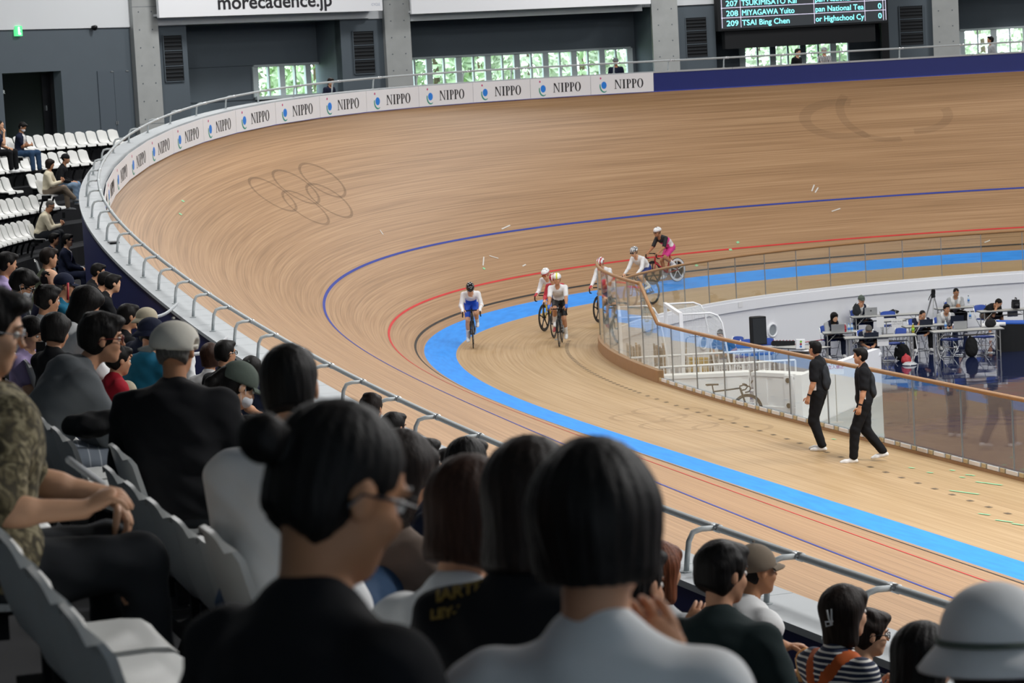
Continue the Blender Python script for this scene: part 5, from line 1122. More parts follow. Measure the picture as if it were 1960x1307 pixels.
# ---------------------------------------------------------------- seats
def seat_proto():
    prof = [(-.236, .818, .37, .018), (-.228, .795, .41, .028), (-.212, .74, .43, .034), (-.193, .66, .44, .036), (-.171, .58, .44, .036), (-.145, .51, .44, .034), (-.10, .455, .44, .032), (-.04, .43, .44, .028), (.05, .425, .435, .024), (.13, .435, .43, .016), (.185, .437, .42, .008), (.21, .425, .41, .003), (.215, .385, .39, .0)]
    nv = 9; top = []; bot = []; n = len(prof)
    for i, (x, z, wd, dish) in enumerate(prof):
        a, c = prof[max(0, i-1)], prof[min(n-1, i+1)]; tx, tz = c[0]-a[0], c[1]-a[1]; l = math.hypot(tx, tz); nx, nz = -tz/l, tx/l
        if nx < 0 and i < 7: nx, nz = -nx, -nz
        if i >= 7 and nz < 0: nx, nz = -nx, -nz
        r1, r2 = [], []
        for j in range(nv):
            t = -1+2*j/(nv-1); e = dish*(abs(t)**2.5)
            p = Vector((x+nx*e, t*wd/2, z+nz*e-(.05*abs(t)**3.2 if i == 0 else .025*abs(t)**3.2 if i == 1 else 0))); r1.append(p); th = .013 if 1 < i < n-2 else .010
            r2.append(Vector((p.x-nx*th*1.6, p.y*(1.0 if abs(t) < .99 else .985), p.z-nz*th*1.6)))
        top.append(r1); bot.append(r2)
    b = MB(); b.strip(top); b.strip([r[::-1] for r in bot]); o = n*nv
    def rim(idx): 
        for a, c in zip(idx[:-1], idx[1:]): b.f.append((a[0], a[1], c[1], c[0])); b.m.append(0)
    L = [(i*nv, o+i*nv+nv-1) for i in range(n)]; R = [(i*nv+nv-1, o+i*nv) for i in range(n)]
    T = [(j, o+nv-1-j) for j in range(nv)]; Bt = [((n-1)*nv+j, o+(n-1)*nv+nv-1-j) for j in range(nv)]
    rim(L[::-1]); rim(R); rim(T); rim(Bt[::-1])
    me = b.mesh('seat_shell', 'seat_plastic'); bm = bmesh.new(); bm.from_mesh(me); bmesh.ops.recalc_face_normals(bm, faces=bm.faces); bm.to_mesh(me); bm.free(); smooth_by_angle(me, 60)
    e = empty('stand_seat'); link('shell', me, e)
    b = MB(); b.box((-.10, -.12, .33), (.06, -.08, .42)); b.box((-.10, .08, .33), (.06, .12, .42)); b.box((-.16, -.2, .27), (-.06, .2, .33)); b.tube([(-.12, 0, .3), (-.2, 0, .12), (-.22, 0, 0)], .028, 6); b.build('bracket', 'black_matte', e)
    return e
SEATP = seat_proto(); first = True; nseat = 0
row_end_px = {0: 247, 1: 188, 2: 119, 3: 126, 4: 82, 5: 40}
ROWN = ['top', 'second', 'third', 'fourth', 'fifth', 'front']
ORD = 'first second third fourth fifth sixth seventh eighth ninth tenth eleventh twelfth thirteenth fourteenth fifteenth sixteenth seventeenth eighteenth nineteenth twentieth'.split()
def ordw(i): return ORD[i] if i < 20 else 'twenty-'+ORD[i-20] if i < 29 else 'number %d' % (i+1)
for k in range(NROW-1):
    spots = []; s = -17.5
    while s < 53:
        s += .5/(1+row_o(k)*samp(s, _k))
        P = trk(s, row_o(k)+.08, row_z(k)); x, y, d = proj(P+Vector((0, 0, .6)))
        if d < 3.7 or x < -45 or x > 1990 or y < -40 or y > 1345: continue
        if s > 36 and x > row_end_px[k]-8: continue
        if 22 < s <= 36 and x > 130: continue
        if k > 2 and s < 22: continue
        if any((P.x-q[0][0])**2+(P.y-q[0][1])**2 < .44**2 for q in PELVIS): continue
        spots.append((s, P))
    near = [q for q in spots if q[0] <= 30]; far = [q for q in spots if q[0] > 30][::-1]
    for lst, txt, grp in ((near, 'white bucket seat, %s from the near end of the %s row of the near stand', 'near %s row of seats'), (far, 'empty white bucket seat, %s from the parapet end of the %s far row', 'far %s row of seats')):
        for i, (s, P) in enumerate(lst):
            M = frame(P, trk(s, 0, 0)-trk(s, 1, 0)); o = SEATP if first else copy_tree(SEATP, M)
            if first: o.matrix_world = M; first = False
            tag(o, txt % (ordw(i), ROWN[k]), 'seat', grp % ROWN[k]); nseat += 1
for (Pv, fz, hdg, lb) in PELVIS:
    o_, s_ = off_of(Pv); dv = trk(s_, 0, 0)-trk(s_, 1, 0); M = frame((Pv[0]-.02*dv.x, Pv[1]-.02*dv.y, fz), dv); o = copy_tree(SEATP, M)
    tag(o, 'white bucket seat under the '+' '.join(lb.split()[:10]), 'seat', 'occupied seats'); nseat += 1
print('seats', nseat)
# ================================================================ bicycles and riders
mat('carbon', '16181b', .35); mat('tyre_black', '1a1a1c', .7); mat('rim_black', '202226', .4); mat('frame_red', 'b01f2c', .35); mat('frame_dark', '1b2026', .35); mat('frame_yellow', 'c9b62e', .4); mat('frame_teal', '1e2a2e', .4); mat('bar_tape', '121214', .8); mat('rim_white', 'd9dde0', .4); mat('tan_wall', 'c9a36a', .6)
def bicycle(M, label, fm='frame_dark', front='spoke', rear='spoke', group='track bikes of the riders', dropfork=False):
    e = empty('bicycle', M); tag(e, label, 'bicycle', group); R = .335
    bb, hb, ht, st = (-.08, 0, .285), (.405, 0, .63), (.355, 0, .80), (-.225, 0, .76)
    b = MB(); b.tube([bb, hb], [.024, .026], 8); b.tube([st, ht], .017, 8); b.tube([bb, st], .02, 8); b.tube([hb, ht], .024, 8)
    for y in (-.05, .05): b.tube([(-.08, y*.5, .285), (-.47, y, .335)], .011, 6); b.tube([(-.22, y*.4, .72), (-.47, y, .335)], .009, 6)
    b.build('frame', fm, e, smooth=True)
    b = MB()
    for y in (-.045, .045): b.tube([(.41, y*.6, .62), (.43, y, .55), (.49, y, .335)], [.016, .015, .010], 7)
    b.build('fork', fm, e, smooth=True)
    for nm, x, kind in (('wheel', .49, front), ('wheel', -.49, rear)):
        c = Vector((x, 0, R)); b = MB(); ring = lambda r, n=40: [c+Vector((r*math.cos(a), 0, r*math.sin(a))) for a in np.linspace(0, 2*math.pi, n+1)[:-1]]
        b.tube(ring(R-.012), .012, 6, closed=True); w_ = b.build(nm, 'tyre_black', e, smooth=True)
        Mx = Matrix.Translation(c) @ Matrix.Rotation(math.pi/2, 4, 'X'); b = MB()
        deep = .05 if kind == 'spoke' else .06
        vs = []; n = 36
        for (r, y) in ((R-.018, -.010), (R-.018, .010), (R-.018-deep, .007), (R-.018-deep, -.007)):
            for j in range(n): a = 2*math.pi*j/n; vs.append(c+Vector((r*math.cos(a), y, r*math.sin(a))))
        b.add(vs, [(i*n+j, i*n+(j+1) % n, ((i+1) % 4)*n+(j+1) % n, ((i+1) % 4)*n+j) for i in range(4) for j in range(n)]); b.build('rim', 'rim_white' if kind == 'five_white' else 'rim_black', w_)
        b = MB()
        if kind.startswith('five'):
            for k in range(5):
                a = 2*math.pi*k/5+.3; d = Vector((math.cos(a), 0, math.sin(a))); b.tube([c+d*.03, c+d*.15, c+d*(R-.06)], [.022, .014, .020], 6)
            b.build('spoke_blades', 'rim_white' if kind == 'five_white' else 'rim_black', w_, smooth=True)
            if kind == 'five_white': b = MB(); b.lathe([(.24, -.004), (.24, .004)], 24, Mx); b.build('disc', 'carbon', w_)
        else:
            for k in range(20): 
                a = 2*math.pi*k/20; d = Vector((math.cos(a), 0, math.sin(a))); b.tube([c+d*.02+Vector((0, .025*(-1)**k, 0)), c+d*(R-.06)], .0014, 4)
            o = b.build('spokes', 'alu', w_); o['kind'] = 'stuff'
        b = MB(); b.tube([c-Vector((0, .05, 0)), c+Vector((0, .05, 0))], .018, 8); b.build('hub', 'carbon', w_)
    b = MB(); b.tube([st, (-.245, 0, .90)], .014, 8); b.build('seat_post', 'carbon', e)
    b = MB(); rows = []
    for x, wd, z in ((-.38, .066, .925), (-.33, .07, .93), (-.26, .05, .928), (-.18, .026, .926), (-.11, .018, .920)): rows.append([(x, -wd, z-.03), (x, -wd, z-.008), (x, -wd*.5, z+.004), (x, 0, z+.002), (x, wd*.5, z+.004), (x, wd, z-.008), (x, wd, z-.03)])
    b.strip(rows); b.build('saddle', 'black_matte', e, smooth=True)
    b = MB(); b.tube([(.355, 0, .80), (.345, 0, .84), (.44, 0, .865)], .016, 8); b.build('stem', 'carbon', e, smooth=True)
    b = MB()
    for y in (-1, 1): b.tube([(.44, 0, .865), (.445, y*.17, .865), (.475, y*.195, .862), (.53, y*.2, .84), (.545, y*.2, .79), (.50, y*.205, .735), (.42, y*.205, .725)], .0145, 7)
    b.build('handlebar', 'bar_tape', e, smooth=True)
    b = MB(); b.lathe([(.095, -.004), (.095, .004)], 24, Matrix.Translation((-.08, -.06, .285)) @ Matrix.Rotation(math.pi/2, 4, 'X')); b.tube([(-.08, -.065, .285), (-.08+.02, -.075, .115)], .011, 6); b.tube([(-.08, .065, .285), (-.08-.02, .075, .455)], .011, 6); b.tube([(-.06, -.075, .115), (-.06, -.14, .115)], .014, 6); b.tube([(-.10, .075, .455), (-.10, .14, .455)], .014, 6); b.build('crankset', 'alu', e)
    b = MB(); b.tube([(-.08, -.06, .378), (-.49, -.05, .375)], .004, 5); b.tube([(-.08, -.06, .192), (-.49, -.05, .295)], .004, 5); b.build('chain', 'carbon', e)
    return e
def rider_joints(M, sc=1.0, lean=48, headpitch=10, yaw=0, drops=False, phase=0, up=.09):
    R = np.array(M.to_3x3()); o = np.array(M.translation); L = lambda x, y, z: o+R@np.array([x, y, z], float); D = lambda x, y, z: R@np.array([x, y, z], float)
    f, l, u = D(1, 0, 0), D(0, 1, 0), D(0, 0, 1); ln = math.radians(lean); sp = u*math.cos(ln)+f*math.sin(ln); fw = nv(f-sp*(f@sp)); lf = np.cross(sp, fw)
    P = L(-.245, 0, 1.00); J = dict(sc=sc, P=P, sp=sp, fw=fw, lf=lf, slouch=1.0); J['N'] = P+sp*.48*sc; h = math.atan2(f[1], f[0])
    J['H'] = J['N']+sp*.10*sc+u*up*sc+f*.035; J['HR'] = head_axes(h+math.radians(yaw), math.radians(headpitch)); J['S'] = [J['N']-sp*.05*sc+lf*q*.17*sc for q in (-1, 1)]
    hx = (.45, .74) if drops else (.50, .86)
    tg = [L(hx[0]-.07, q*.20, hx[1]+.035) for q in (-1, 1)]; arms(J, tg, [-l*.35-u*.9-f*.3, l*.35-u*.9-f*.3], [f*.85-u*.5, f*.85-u*.5], [u+f*.5-l*.3, u+f*.5+l*.3])
    J['hip'] = [P-u*.03+l*q*.08*sc for q in (-1, 1)]; J['K'], J['A'] = [], []
    for i, q in enumerate((-1, 1)):
        a = phase+(0 if i == 0 else math.pi); ped = L(-.08+.17*math.sin(a), q*.115, .285-.17*math.cos(a)); k, an = ik(J['hip'][i], ped+u*.085-f*.10, .43*sc, .42*sc, f); J['K'].append(k); J['A'].append(an)
    J['fd'] = [nv(f-u*.15)]*2; J['fup'] = [nv(u+f*.15)]*2; J['lb'] = [f, f]; J['base'] = tuple(o); return J
def kit(J, S, mats, split):     # jersey colour zones by height along the spine
    P, sp, lf = J['P'], J['sp'], J['lf']
    def fn(c):
        t = (c-P)@sp/J['sc']; y = np.abs((c-P)@lf); idx = np.zeros(len(c), np.int32)
        for (lo, hi, y0, y1, k) in split: idx[(t >= lo) & (t < hi) & (y >= y0) & (y < y1)] = k
        return idx
    S['shirt'] = mats; S['shirt_fn'] = fn
def stripe_fn(w, n=1):
    def mk(hp, HR):
        c0 = hp(0, 0, 0); l = HR[:, 1]
        return lambda c: (np.abs((c-c0)@l) < w).astype(np.int32) if n == 1 else (np.floor(np.abs((c-c0)@l+.3)/w).astype(np.int32) % 2)
    return mk
def low_fn(z):
    def mk(hp, HR):
        c0 = hp(0, 0, 0); u = HR[:, 2]; return lambda c: (((c-c0)@u) < z).astype(np.int32)
    return mk
mat('helmet_white', 'eef0f2', .25, coat=.5); mat('helmet_black', '141518', .2, coat=.6); mat('helmet_red', 'b3263b', .25, coat=.5); mat('helmet_yellow', 'd8dc3a', .3); mat('visor_dark', '2a3320', .15); mat('lens_gold', 'a08a20', .2, metal=.5)
for n_, c_ in dict(k_white='e6e8ea', k_blue='1f55c9', k_black='1c1d20', k_pink='dd3f93', k_red='b82f3f', k_navy='263a7c', k_bluesock='2f6fd0', k_rose='e3b9bd').items(): mat(n_, c_, .6, var=.04, scale=9)
def rider(px, py, rng, label, blabel, S, front='spoke', rear='spoke', fm='frame_dark', dh=0, fn=apron, **kw):
    s, o = pick(px, py, fn, *rng); G = fn(s, o); h = heading(s)+math.pi+math.radians(dh); f = Vector((math.cos(h), math.sin(h), 0))
    roll = math.atan2((fn(s, o+.2)-fn(s, o-.2)).z, .4); C = G-f*.49; ss_, oo_ = s, o
    up = Vector((0, 0, 1)); rgt = f.cross(up); up = (up*math.cos(roll*.5)+rgt*(-math.sin(roll*.5))*0).normalized(); M = frame(C, f, up)
    bicycle(M, blabel, fm, front, rear); J = rider_joints(M, **kw); S = dict(S); S['label'] = label; S.setdefault('vox', .0145); S.setdefault('loose', .006); S.setdefault('wrinkle', .002); S.setdefault('pantloose', .004); S.setdefault('hem', -.04); S.setdefault('pantlen', .78); S.setdefault('group', None); S['collar'] = .15
    S.setdefault('hair', 'crop'); 
    if 'zones' in S: kit(J, S, S['zones'][0], S['zones'][1])
    r = make_person(J, S)
    for i in (0, 1):
        if S.get('gloves'):
            T = SDF(); w_, hd = J['Wr'][i], J['Hd'][i]; T.cap(w_-hd*.01, w_+hd*.075, .034, .036, k=.01); nets_object('glove', [T.mesh(.012)], [S['gloves']], Vector(J['base']), r)
    b = MB(); o_ = np.array(J['base'])
    num = S.get('number')
    return r, J
A1 = (34, 44, -3.6, -.05)
rider(906, 667, (35, 43, -3, -.2), 'rider in a white and blue skinsuit with a black helmet, leading along the blue band', 'black track bike under the rider with the black helmet', dict(zones=(['k_white', 'k_blue'], [(-.3, .20, 0, .13, 1)]), sleeve=1.95, pants=['k_blue', 'k_white'], hat=('helmet', 'helmet_black', None, None), aero=True, shoes='k_white', socks='k_white', skin='light', gloves='k_white'), lean=60, headpitch=40, phase=.2, dh=2, up=.04)
rider(1071, 664, (33, 43, -3.8, -.8), 'rider in white and black kit with a yellow-striped white helmet', 'black track bike under the rider with the yellow-striped helmet', dict(zones=(['k_white', 'k_black'], [(-.3, .10, 0, .5, 1)]), sleeve=.85, pants=['k_black'], hat=('helmet', 'helmet_white', 'helmet_yellow', stripe_fn(.017)), aero=True, shoes='k_white', socks='k_white', socklen=.5, gloves='k_bluesock', skin='mid'), lean=43, headpitch=6, phase=2.7, dh=-3)
rider(1043, 634, (36, 46, -3, -.2), 'rider in white sleeves with a red and white helmet and gold glasses', 'track bike with a yellow frame and five-spoke front wheel', dict(zones=(['k_white', 'k_navy'], [(-.3, .12, 0, .5, 1)]), sleeve=1.95, pants=['k_navy'], hat=('helmet', 'helmet_white', 'helmet_red', low_fn(.062)), glasses='helmet_red', lens='lens_gold', shoes='k_white', socks='k_white', skin='light', gloves='k_red'), front='five', fm='frame_yellow', lean=60, headpitch=22, dh=-12, up=.07)
rider(1061, 647, (35, 46, -3.4, -.4), 'rider in red and white hidden behind the yellow-striped helmet', 'track bike half hidden behind the rider with the yellow-striped helmet', dict(zones=(['k_rose', 'k_red'], [(.25, .7, 0, .5, 1)]), sleeve=1.95, pants=['k_navy'], hat=('helmet', 'helmet_red', 'helmet_white', stripe_fn(.012)), shoes='k_red', skin='light'), lean=62, headpitch=20, dh=-6)
rider(1147, 617, (38, 50, -3.6, -.2), 'rider in white with a red and white helmet at the glass fence edge', 'track bike with a black five-spoke wheel at the edge of the glass fence', dict(zones=(['k_white', 'k_red'], [(-.3, .1, 0, .5, 1)]), sleeve=1.95, pants=['k_red'], hat=('helmet', 'helmet_white', 'helmet_red', stripe_fn(.03, 2)), glasses='helmet_red', lens='lens_gold', shoes='k_white', skin='light', gloves='k_red'), front='five', lean=52, headpitch=20, dh=-6)
rider(1208, 590, (42, 54, -3.7, -.02), 'rider in a white jersey and navy shorts with a zebra-striped helmet', 'track bike under the rider with the zebra-striped helmet', dict(zones=(['k_white', 'k_navy'], [(-.3, .08, 0, .5, 1)]), sleeve=1.95, pants=['k_navy'], hat=('helmet', 'helmet_white', 'helmet_black', stripe_fn(.013, 2)), glasses='glasses_black', lens='visor_dark', shoes='k_white', socks='k_white', skin='light'), lean=52, headpitch=14, dh=-6)
rider(1251, 545, (44, 58, -2.0, -.02), 'rider in a black and pink jersey and pink shorts with a white helmet', 'red track bike with a white five-spoke rear wheel', dict(zones=(['k_black', 'k_pink', 'k_white'], [(.1, .36, .0, .5, 1), (-.1, .24, .10, .5, 2)]), sleeve=.9, pants=['k_pink'], hat=('helmet', 'helmet_white', None, None), glasses='glasses_black', shoes='k_white', socks='k_white', skin='tan'), rear='five_white', front='five', fm='frame_red', lean=52, headpitch=6, phase=.5, up=.08)
# ================================================================ things on the infield
TZ = FZ+.70
mat('table_top', 'b9bab6', .45); mat('table_edge', '4d5054', .5); mat('steel_leg', 'b4b4b0', .35, metal=.5); mat('chair_blue', '27479b', .6); mat('laptop_silver', 'a9abad', .35, metal=.4); mat('laptop_dark', '1b2233', .4); mat('screen_off', '0d1016', .2)
mat('bottle_clear', 'c3d7e4', .15, spec=.6); mat('bottle_tea', 'a8a02e', .2); mat('bottle_red', 'a83442', .2); mat('cap_white', 'e8e8e8', .5); mat('label_blue', '4e86cf', .5); mat('label_green', '8cc63f', .5); mat('bag_black', '17181a', .9, bump=.2); mat('cable_white', 'd4d6d8', .5); mat('cable_red', 'b8343c', .5); mat('drape_blue', '1f57b4', .8); mat('grey_floor', '9aa0a3', .5); mat('box_yellow', 'b9973f', .8); mat('box_brown', '8a7460', .8)
def table(px0, py0, px1, py1, depth, label, z=TZ):
    A, B = atz(px0, py0, z), atz(px1, py1, z); d = B-A; L = d.length; M = frame((A.x, A.y, FZ), d); e = empty('folding_table', M); tag(e, label, 'table', 'folding tables of the media area'); h = z-FZ
    b = MB(); b.box((0, 0, h-.012), (L, depth, h)); b.build('table_top', 'table_top', e); b = MB(); b.box((-.006, -.006, h-.035), (L+.006, depth+.006, h-.012)); b.build('edge', 'table_edge', e)
    for x in (.10, L-.10):
        for y in (.05, depth-.05): b = MB(); b.tube([(x, y, h-.03), (x, y, 0)], .014, 7); b.build('leg', 'steel_leg', e)
        b = MB(); b.tube([(x, .05, .12), (x, depth-.05, .12)], .009, 6); b.build('crossbar', 'steel_leg', e)
        b = MB(); xx = x+.22*(1 if x < L/2 else -1); b.tube([(x, .05, h-.25), (xx, .05, h-.04)], .007, 5); b.build('brace', 'steel_leg', e)
    b = MB(); b.box((.2, depth*.35, h-.16), (L-.2, depth-.06, h-.15)); b.build('shelf', 'table_edge', e)
    return e, M, L
table(1576, 638, 1660, 634, .5, 'folding table of the woman with long dark hair')
table(1618, 648, 1755, 641, .5, 'folding table of the grey-haired man, with a white sign')
table(1632, 607.5, 1765, 600, .45, 'folding table with the silver laptop by the white wall')
table(1734, 626, 1812, 621, .45, 'folding table under the man resting his chin')
table(1787, 636, 1922, 628, .5, 'folding table with paper rolls near the blue drape')
table(1796, 591.5, 1892, 585, .45, 'folding table by the wall under the man with a phone')
table(1878, 597, 1975, 591, .5, 'folding table under the man with his head down')
table(1690, 615, 1735, 612, .45, 'small grey table between the blue chairs')
def chair_proto():
    e = empty('folding_chair'); b = MB(); b.box((-.19, -.2, .42), (.19, .2, .45)); b.build('seat', 'chair_blue', e)
    rows = []
    for y in np.linspace(-.2, .2, 7): rows.append([(-.25-.03*(1-(y/.2)**2), y, .62), (-.29-.03*(1-(y/.2)**2), y, .80-.03*(y/.2)**4), (-.305-.03*(1-(y/.2)**2), y, .79-.03*(y/.2)**4), (-.265-.03*(1-(y/.2)**2), y, .61)])
    b = MB(); b.strip(rows); b.build('backrest', 'chair_blue', e, smooth=True)
    b = MB(); b.tube([(-.29, -.21, .80), (-.2, -.21, .45), (.2, -.21, .012), (.21, -.16, .012), (.21, .16, .012), (.2, .21, .012), (-.2, .21, .45), (-.29, .21, .80)], .011, 6); b.build('front_frame', 'chrome', e, smooth=True)
    b = MB(); b.tube([(.16, -.19, .43), (-.22, -.19, .012), (-.23, -.15, .012), (-.23, .15, .012), (-.22, .19, .012), (.16, .19, .43)], .011, 6); b.build('rear_frame', 'chrome', e, smooth=True)
    b = MB(); b.tube([(.02, -.2, .22), (.02, .2, .22)], .008, 6); b.build('stretcher', 'chrome', e)
    return e
CH = chair_proto(); chf = [True]
def chair(P, hdg, label):
    h = math.radians(hdg); M = frame((P[0], P[1], FZ), (math.cos(h), math.sin(h), 0))
    if chf[0]: o = CH; o.matrix_world = M; chf[0] = False
    else: o = copy_tree(CH, M)
    tag(o, label, 'chair', 'blue folding chairs of the media area'); return o
chair(atz(1712, 690, FZ), 200, 'blue folding chair below the grey-haired man’s table'.replace('’', "'")); chair(atz(1823, 682, FZ), 200, 'blue folding chair under the table with paper rolls'); chair(atz(1884, 677, FZ), 200, 'blue folding chair beside the black drape')
chair(atz(1738, 600, FZ+.45), 250, 'empty blue folding chair behind the silver laptop table'); chair(atz(1702, 622, FZ+.45), 250, 'empty blue folding chair by the small grey table')
def infield(px, py, hdg, label, tab, back=.42, **S):
    d_t = proj(atz(tab[0], tab[1], TZ))[2]; P = atd(px, py, d_t+back); hz = P.z-FZ; S['label'] = label; S.setdefault('vox', .015); kw = {k: S.pop(k) for k in list(S) if k in ('yaw', 'pitch', 'hands')}
    lean = max(4., math.degrees(math.acos(float(np.clip((hz-.52)/.665, .35, .999))))); print('infield', px, round(hz, 2), round(lean))
    if hz > 1.22: lean = 6
    J = sit(P, FZ, hdg, lean, bw=S.get('build', 1.0), scfix=float(np.clip((hz-.52)/.665/math.cos(math.radians(lean)), .9, 1.08)), **kw); S['face'] = True
    c_, s_ = math.cos(math.radians(hdg)), math.sin(math.radians(hdg)); chair((J['P'][0]+.02*c_, J['P'][1]+.02*s_), hdg, 'blue folding chair under the '+' '.join(label.split()[:8]))
    return make_person(J, S)
infield(1597, 607, 262, 'woman with long dark hair and a navy vest at a laptop', (1597, 637), yaw=14, pitch=8, hands='phone', shirt='c_ltgrey', vest='c_navy', pants='c_navy', hair='long', hlen=.75, sleeve=.9, skin='light')
infield(1649, 574, 258, 'man in a green cap and navy vest at the silver laptop', (1649, 606), yaw=10, pitch=8, hands='chin', shirt='c_white', vest='c_navy', pants='c_navy', hair='crop', hat=('cap', 'c_dkgreen'), sleeve=1.8)
infield(1663, 632, 252, 'grey-haired man in a silver vest bending over his laptop', (1663, 646), back=.22, pitch=42, hands='table', shirt='c_navy', vest='c_ltgrey', pants='c_grey', hair='short', hairc='hair_grey')
infield(1766, 603, 258, 'man in a silver vest resting his chin on his hands', (1766, 624), back=.25, pitch=20, yaw=10, hands='chin', shirt='c_navy', vest='c_white', pants='c_black', hair='crop')
infield(1812, 591, 256, 'man in a grey shirt and white vest at a dark laptop', (1806, 621), yaw=8, pitch=8, hands='table', shirt='c_ltgrey', vest='c_white', pants='c_navy', hair='short', sleeve=.9)
infield(1830, 560, 256, 'man in a grey T-shirt and white vest looking at his phone by the wall', (1830, 589), back=.3, pitch=26, hands='phone', shirt='c_ltgrey', vest='c_white', pants='c_black', hair='crop', skin='tan')
infield(1911, 580, 280, 'man in a black T-shirt and dark shorts resting his head on his hands', (1911, 595), back=.2, pitch=50, yaw=20, hands='chin', shirt='c_black', pants='c_taupe', pantlen=.9, hair='crop', build=1.1)
infield(1379, 640, 235, 'person in a blue top sitting behind the goal net', (1379, 672), pitch=20, hands='lap', shirt='c_jean', pants='c_charcoal', hair='short')
def laptop(px, py, m, label, hdg=72.6, lh=.20, w_=.34):
    P = atz(px, py, TZ); h = math.radians(hdg); M = frame(P, (math.cos(h-math.pi/2), math.sin(h-math.pi/2), 0)); e = empty('laptop', M); tag(e, label, 'laptop')   # local y points away from camera
    b = MB(); b.box((-w_/2, 0, 0), (w_/2, .23, .014)); b.build('keyboard_base', m, e)
    b = MB(); b.box((-w_/2, -.008, 0), (w_/2, 0, lh), Matrix.Translation((0, 0, .012)) @ Matrix.Rotation(math.radians(10), 4, 'X')); b.build('lid', m, e)
    b = MB(); b.box((-w_/2+.012, 0.001, .012), (w_/2-.012, .003, lh-.01), Matrix.Translation((0, 0, .012)) @ Matrix.Rotation(math.radians(10), 4, 'X')); b.build('display', 'screen_off', e)
    return e
e = laptop(1667, 603, 'laptop_silver', 'silver laptop facing the man in the green cap'); 
b = MB(); b.lathe([(.018, 0), (.018, .002)], 12, Matrix.Translation((0, -.036, .12)) @ Matrix.Rotation(math.pi/2+.17, 4, 'X')); b.build('lid_mark', 'black_gloss', e)
laptop(1604, 636, 'laptop_silver', 'grey laptop in front of the woman with long hair'); laptop(1668, 645, 'laptop_dark', 'dark laptop of the grey-haired man', w_=.36, lh=.11); laptop(1773, 622, 'laptop_dark', 'dark laptop of the man resting his chin', lh=.14); laptop(1832, 619, 'laptop_dark', 'dark laptop of the man in the grey shirt'); laptop(1838, 630, 'laptop_silver', 'low grey laptop beside the paper rolls')
def bottle(px, py, m, cap, lab, label, z=TZ, s=1.0):
    P = atz(px, py, z); e = empty('bottle', P); tag(e, label, 'bottle', 'drink bottles on the media tables'); b = MB(); b.lathe([(.030*s, 0), (.032*s, .02*s), (.032*s, .13*s), (.026*s, .155*s), (.012*s, .18*s), (.012*s, .195*s)], 12); b.build('body', m, e, smooth=True)
    b = MB(); b.lathe([(.014*s, .193*s), (.014*s, .215*s)], 10); b.build('cap', cap, e); b = MB(); b.lathe([(.0325*s, .05*s), (.0325*s, .11*s)], 12); b.build('label_band', lab, e, smooth=True)
bottle(1748, 637, 'bottle_tea', 'cap_white', 'label_green', 'green tea bottle at the end of the grey-haired man\'s table', s=1.15); bottle(1618, 635, 'bottle_red', 'cap_white', 'bottle_red', 'red drink bottle beside the grey laptop'); bottle(1625, 635, 'bottle_clear', 'label_blue', 'label_blue', 'blue-labelled water bottle beside the red drink'); bottle(1631, 634.5, 'bottle_clear', 'label_blue', 'label_blue', 'second blue-labelled water bottle from the red drink')
bottle(1854, 580, 'bottle_clear', 'black_matte', 'label_blue', 'water bottle with a dark cap by the white wall', z=TZ); bottle(1857, 610, 'bottle_clear', 'cap_white', 'label_blue', 'water bottle beside the dark laptop'); bottle(1810, 629, 'bottle_clear', 'cap_white', 'label_blue', 'water bottle on the table with paper rolls')
def paper_sign(px, py, wpx, hpx, d_ref, label, lines, z_=None, tilt=0, col2=None):
    P = atz(px, py, d_ref); h = math.radians(72.6-90); s = FPX/proj(P)[2]; w_, h_ = wpx/s, hpx/s; M = frame(P, (math.cos(h), math.sin(h), 0)); e = empty('paper_sign', M); tag(e, label, 'sign')
    b = MB(); b.box((-w_/2, -.002, -h_/2), (w_/2, .002, h_/2)); b.build('sheet', 'paper', e)
    for k, (t, sz, m) in enumerate(lines): text_obj('lettering', t, sz, Matrix.Translation((0, -.004, h_*(.22-.27*k))) @ Matrix.Rotation(math.pi/2, 4, 'X'), m, e, align='CENTER')
    return e
mat('ink_grey', '6b6f78', .6); mat('ink_red', 'c2475a', .6)
ml = [('Media Area', .052, 'ink_grey'), ('メディアエリア', .036, 'ink_grey')]
paper_sign(1690, 653, 22, 18, TZ-.12, 'white Media Area sign hanging from the grey-haired man\'s table', ml); paper_sign(1717, 620, 21, 16, TZ-.02, 'white Media Area sign on the small grey table', ml); paper_sign(1938, 598, 20, 16, TZ-.1, 'white Media Area sign on the table of the man with his head down', ml); paper_sign(1685, 616, 14, 20, TZ+.06, 'blank white board standing behind the grey-haired man', [])
# stanchion with the no-entry paper
e = paper_sign(1600, 704, 30, 26, FZ+1.17, 'paper no-entry notice on a slim stand beside the white ramp wall', [('これより先', .075, 'ink_grey'), ('立入禁止', .085, 'ink_red')])
hh = 1.17; b = MB(); b.tube([(-.02, .01, .1), (-.02, .01, -hh+.02)], .010, 6); b.build('pole', 'steel_leg', e); b = MB(); b.lathe([(.15, 0), (.15, .01), (.02, .02)], 18, Matrix.Translation((-.02, .01, -hh))); b.build('base', 'steel_leg', e)
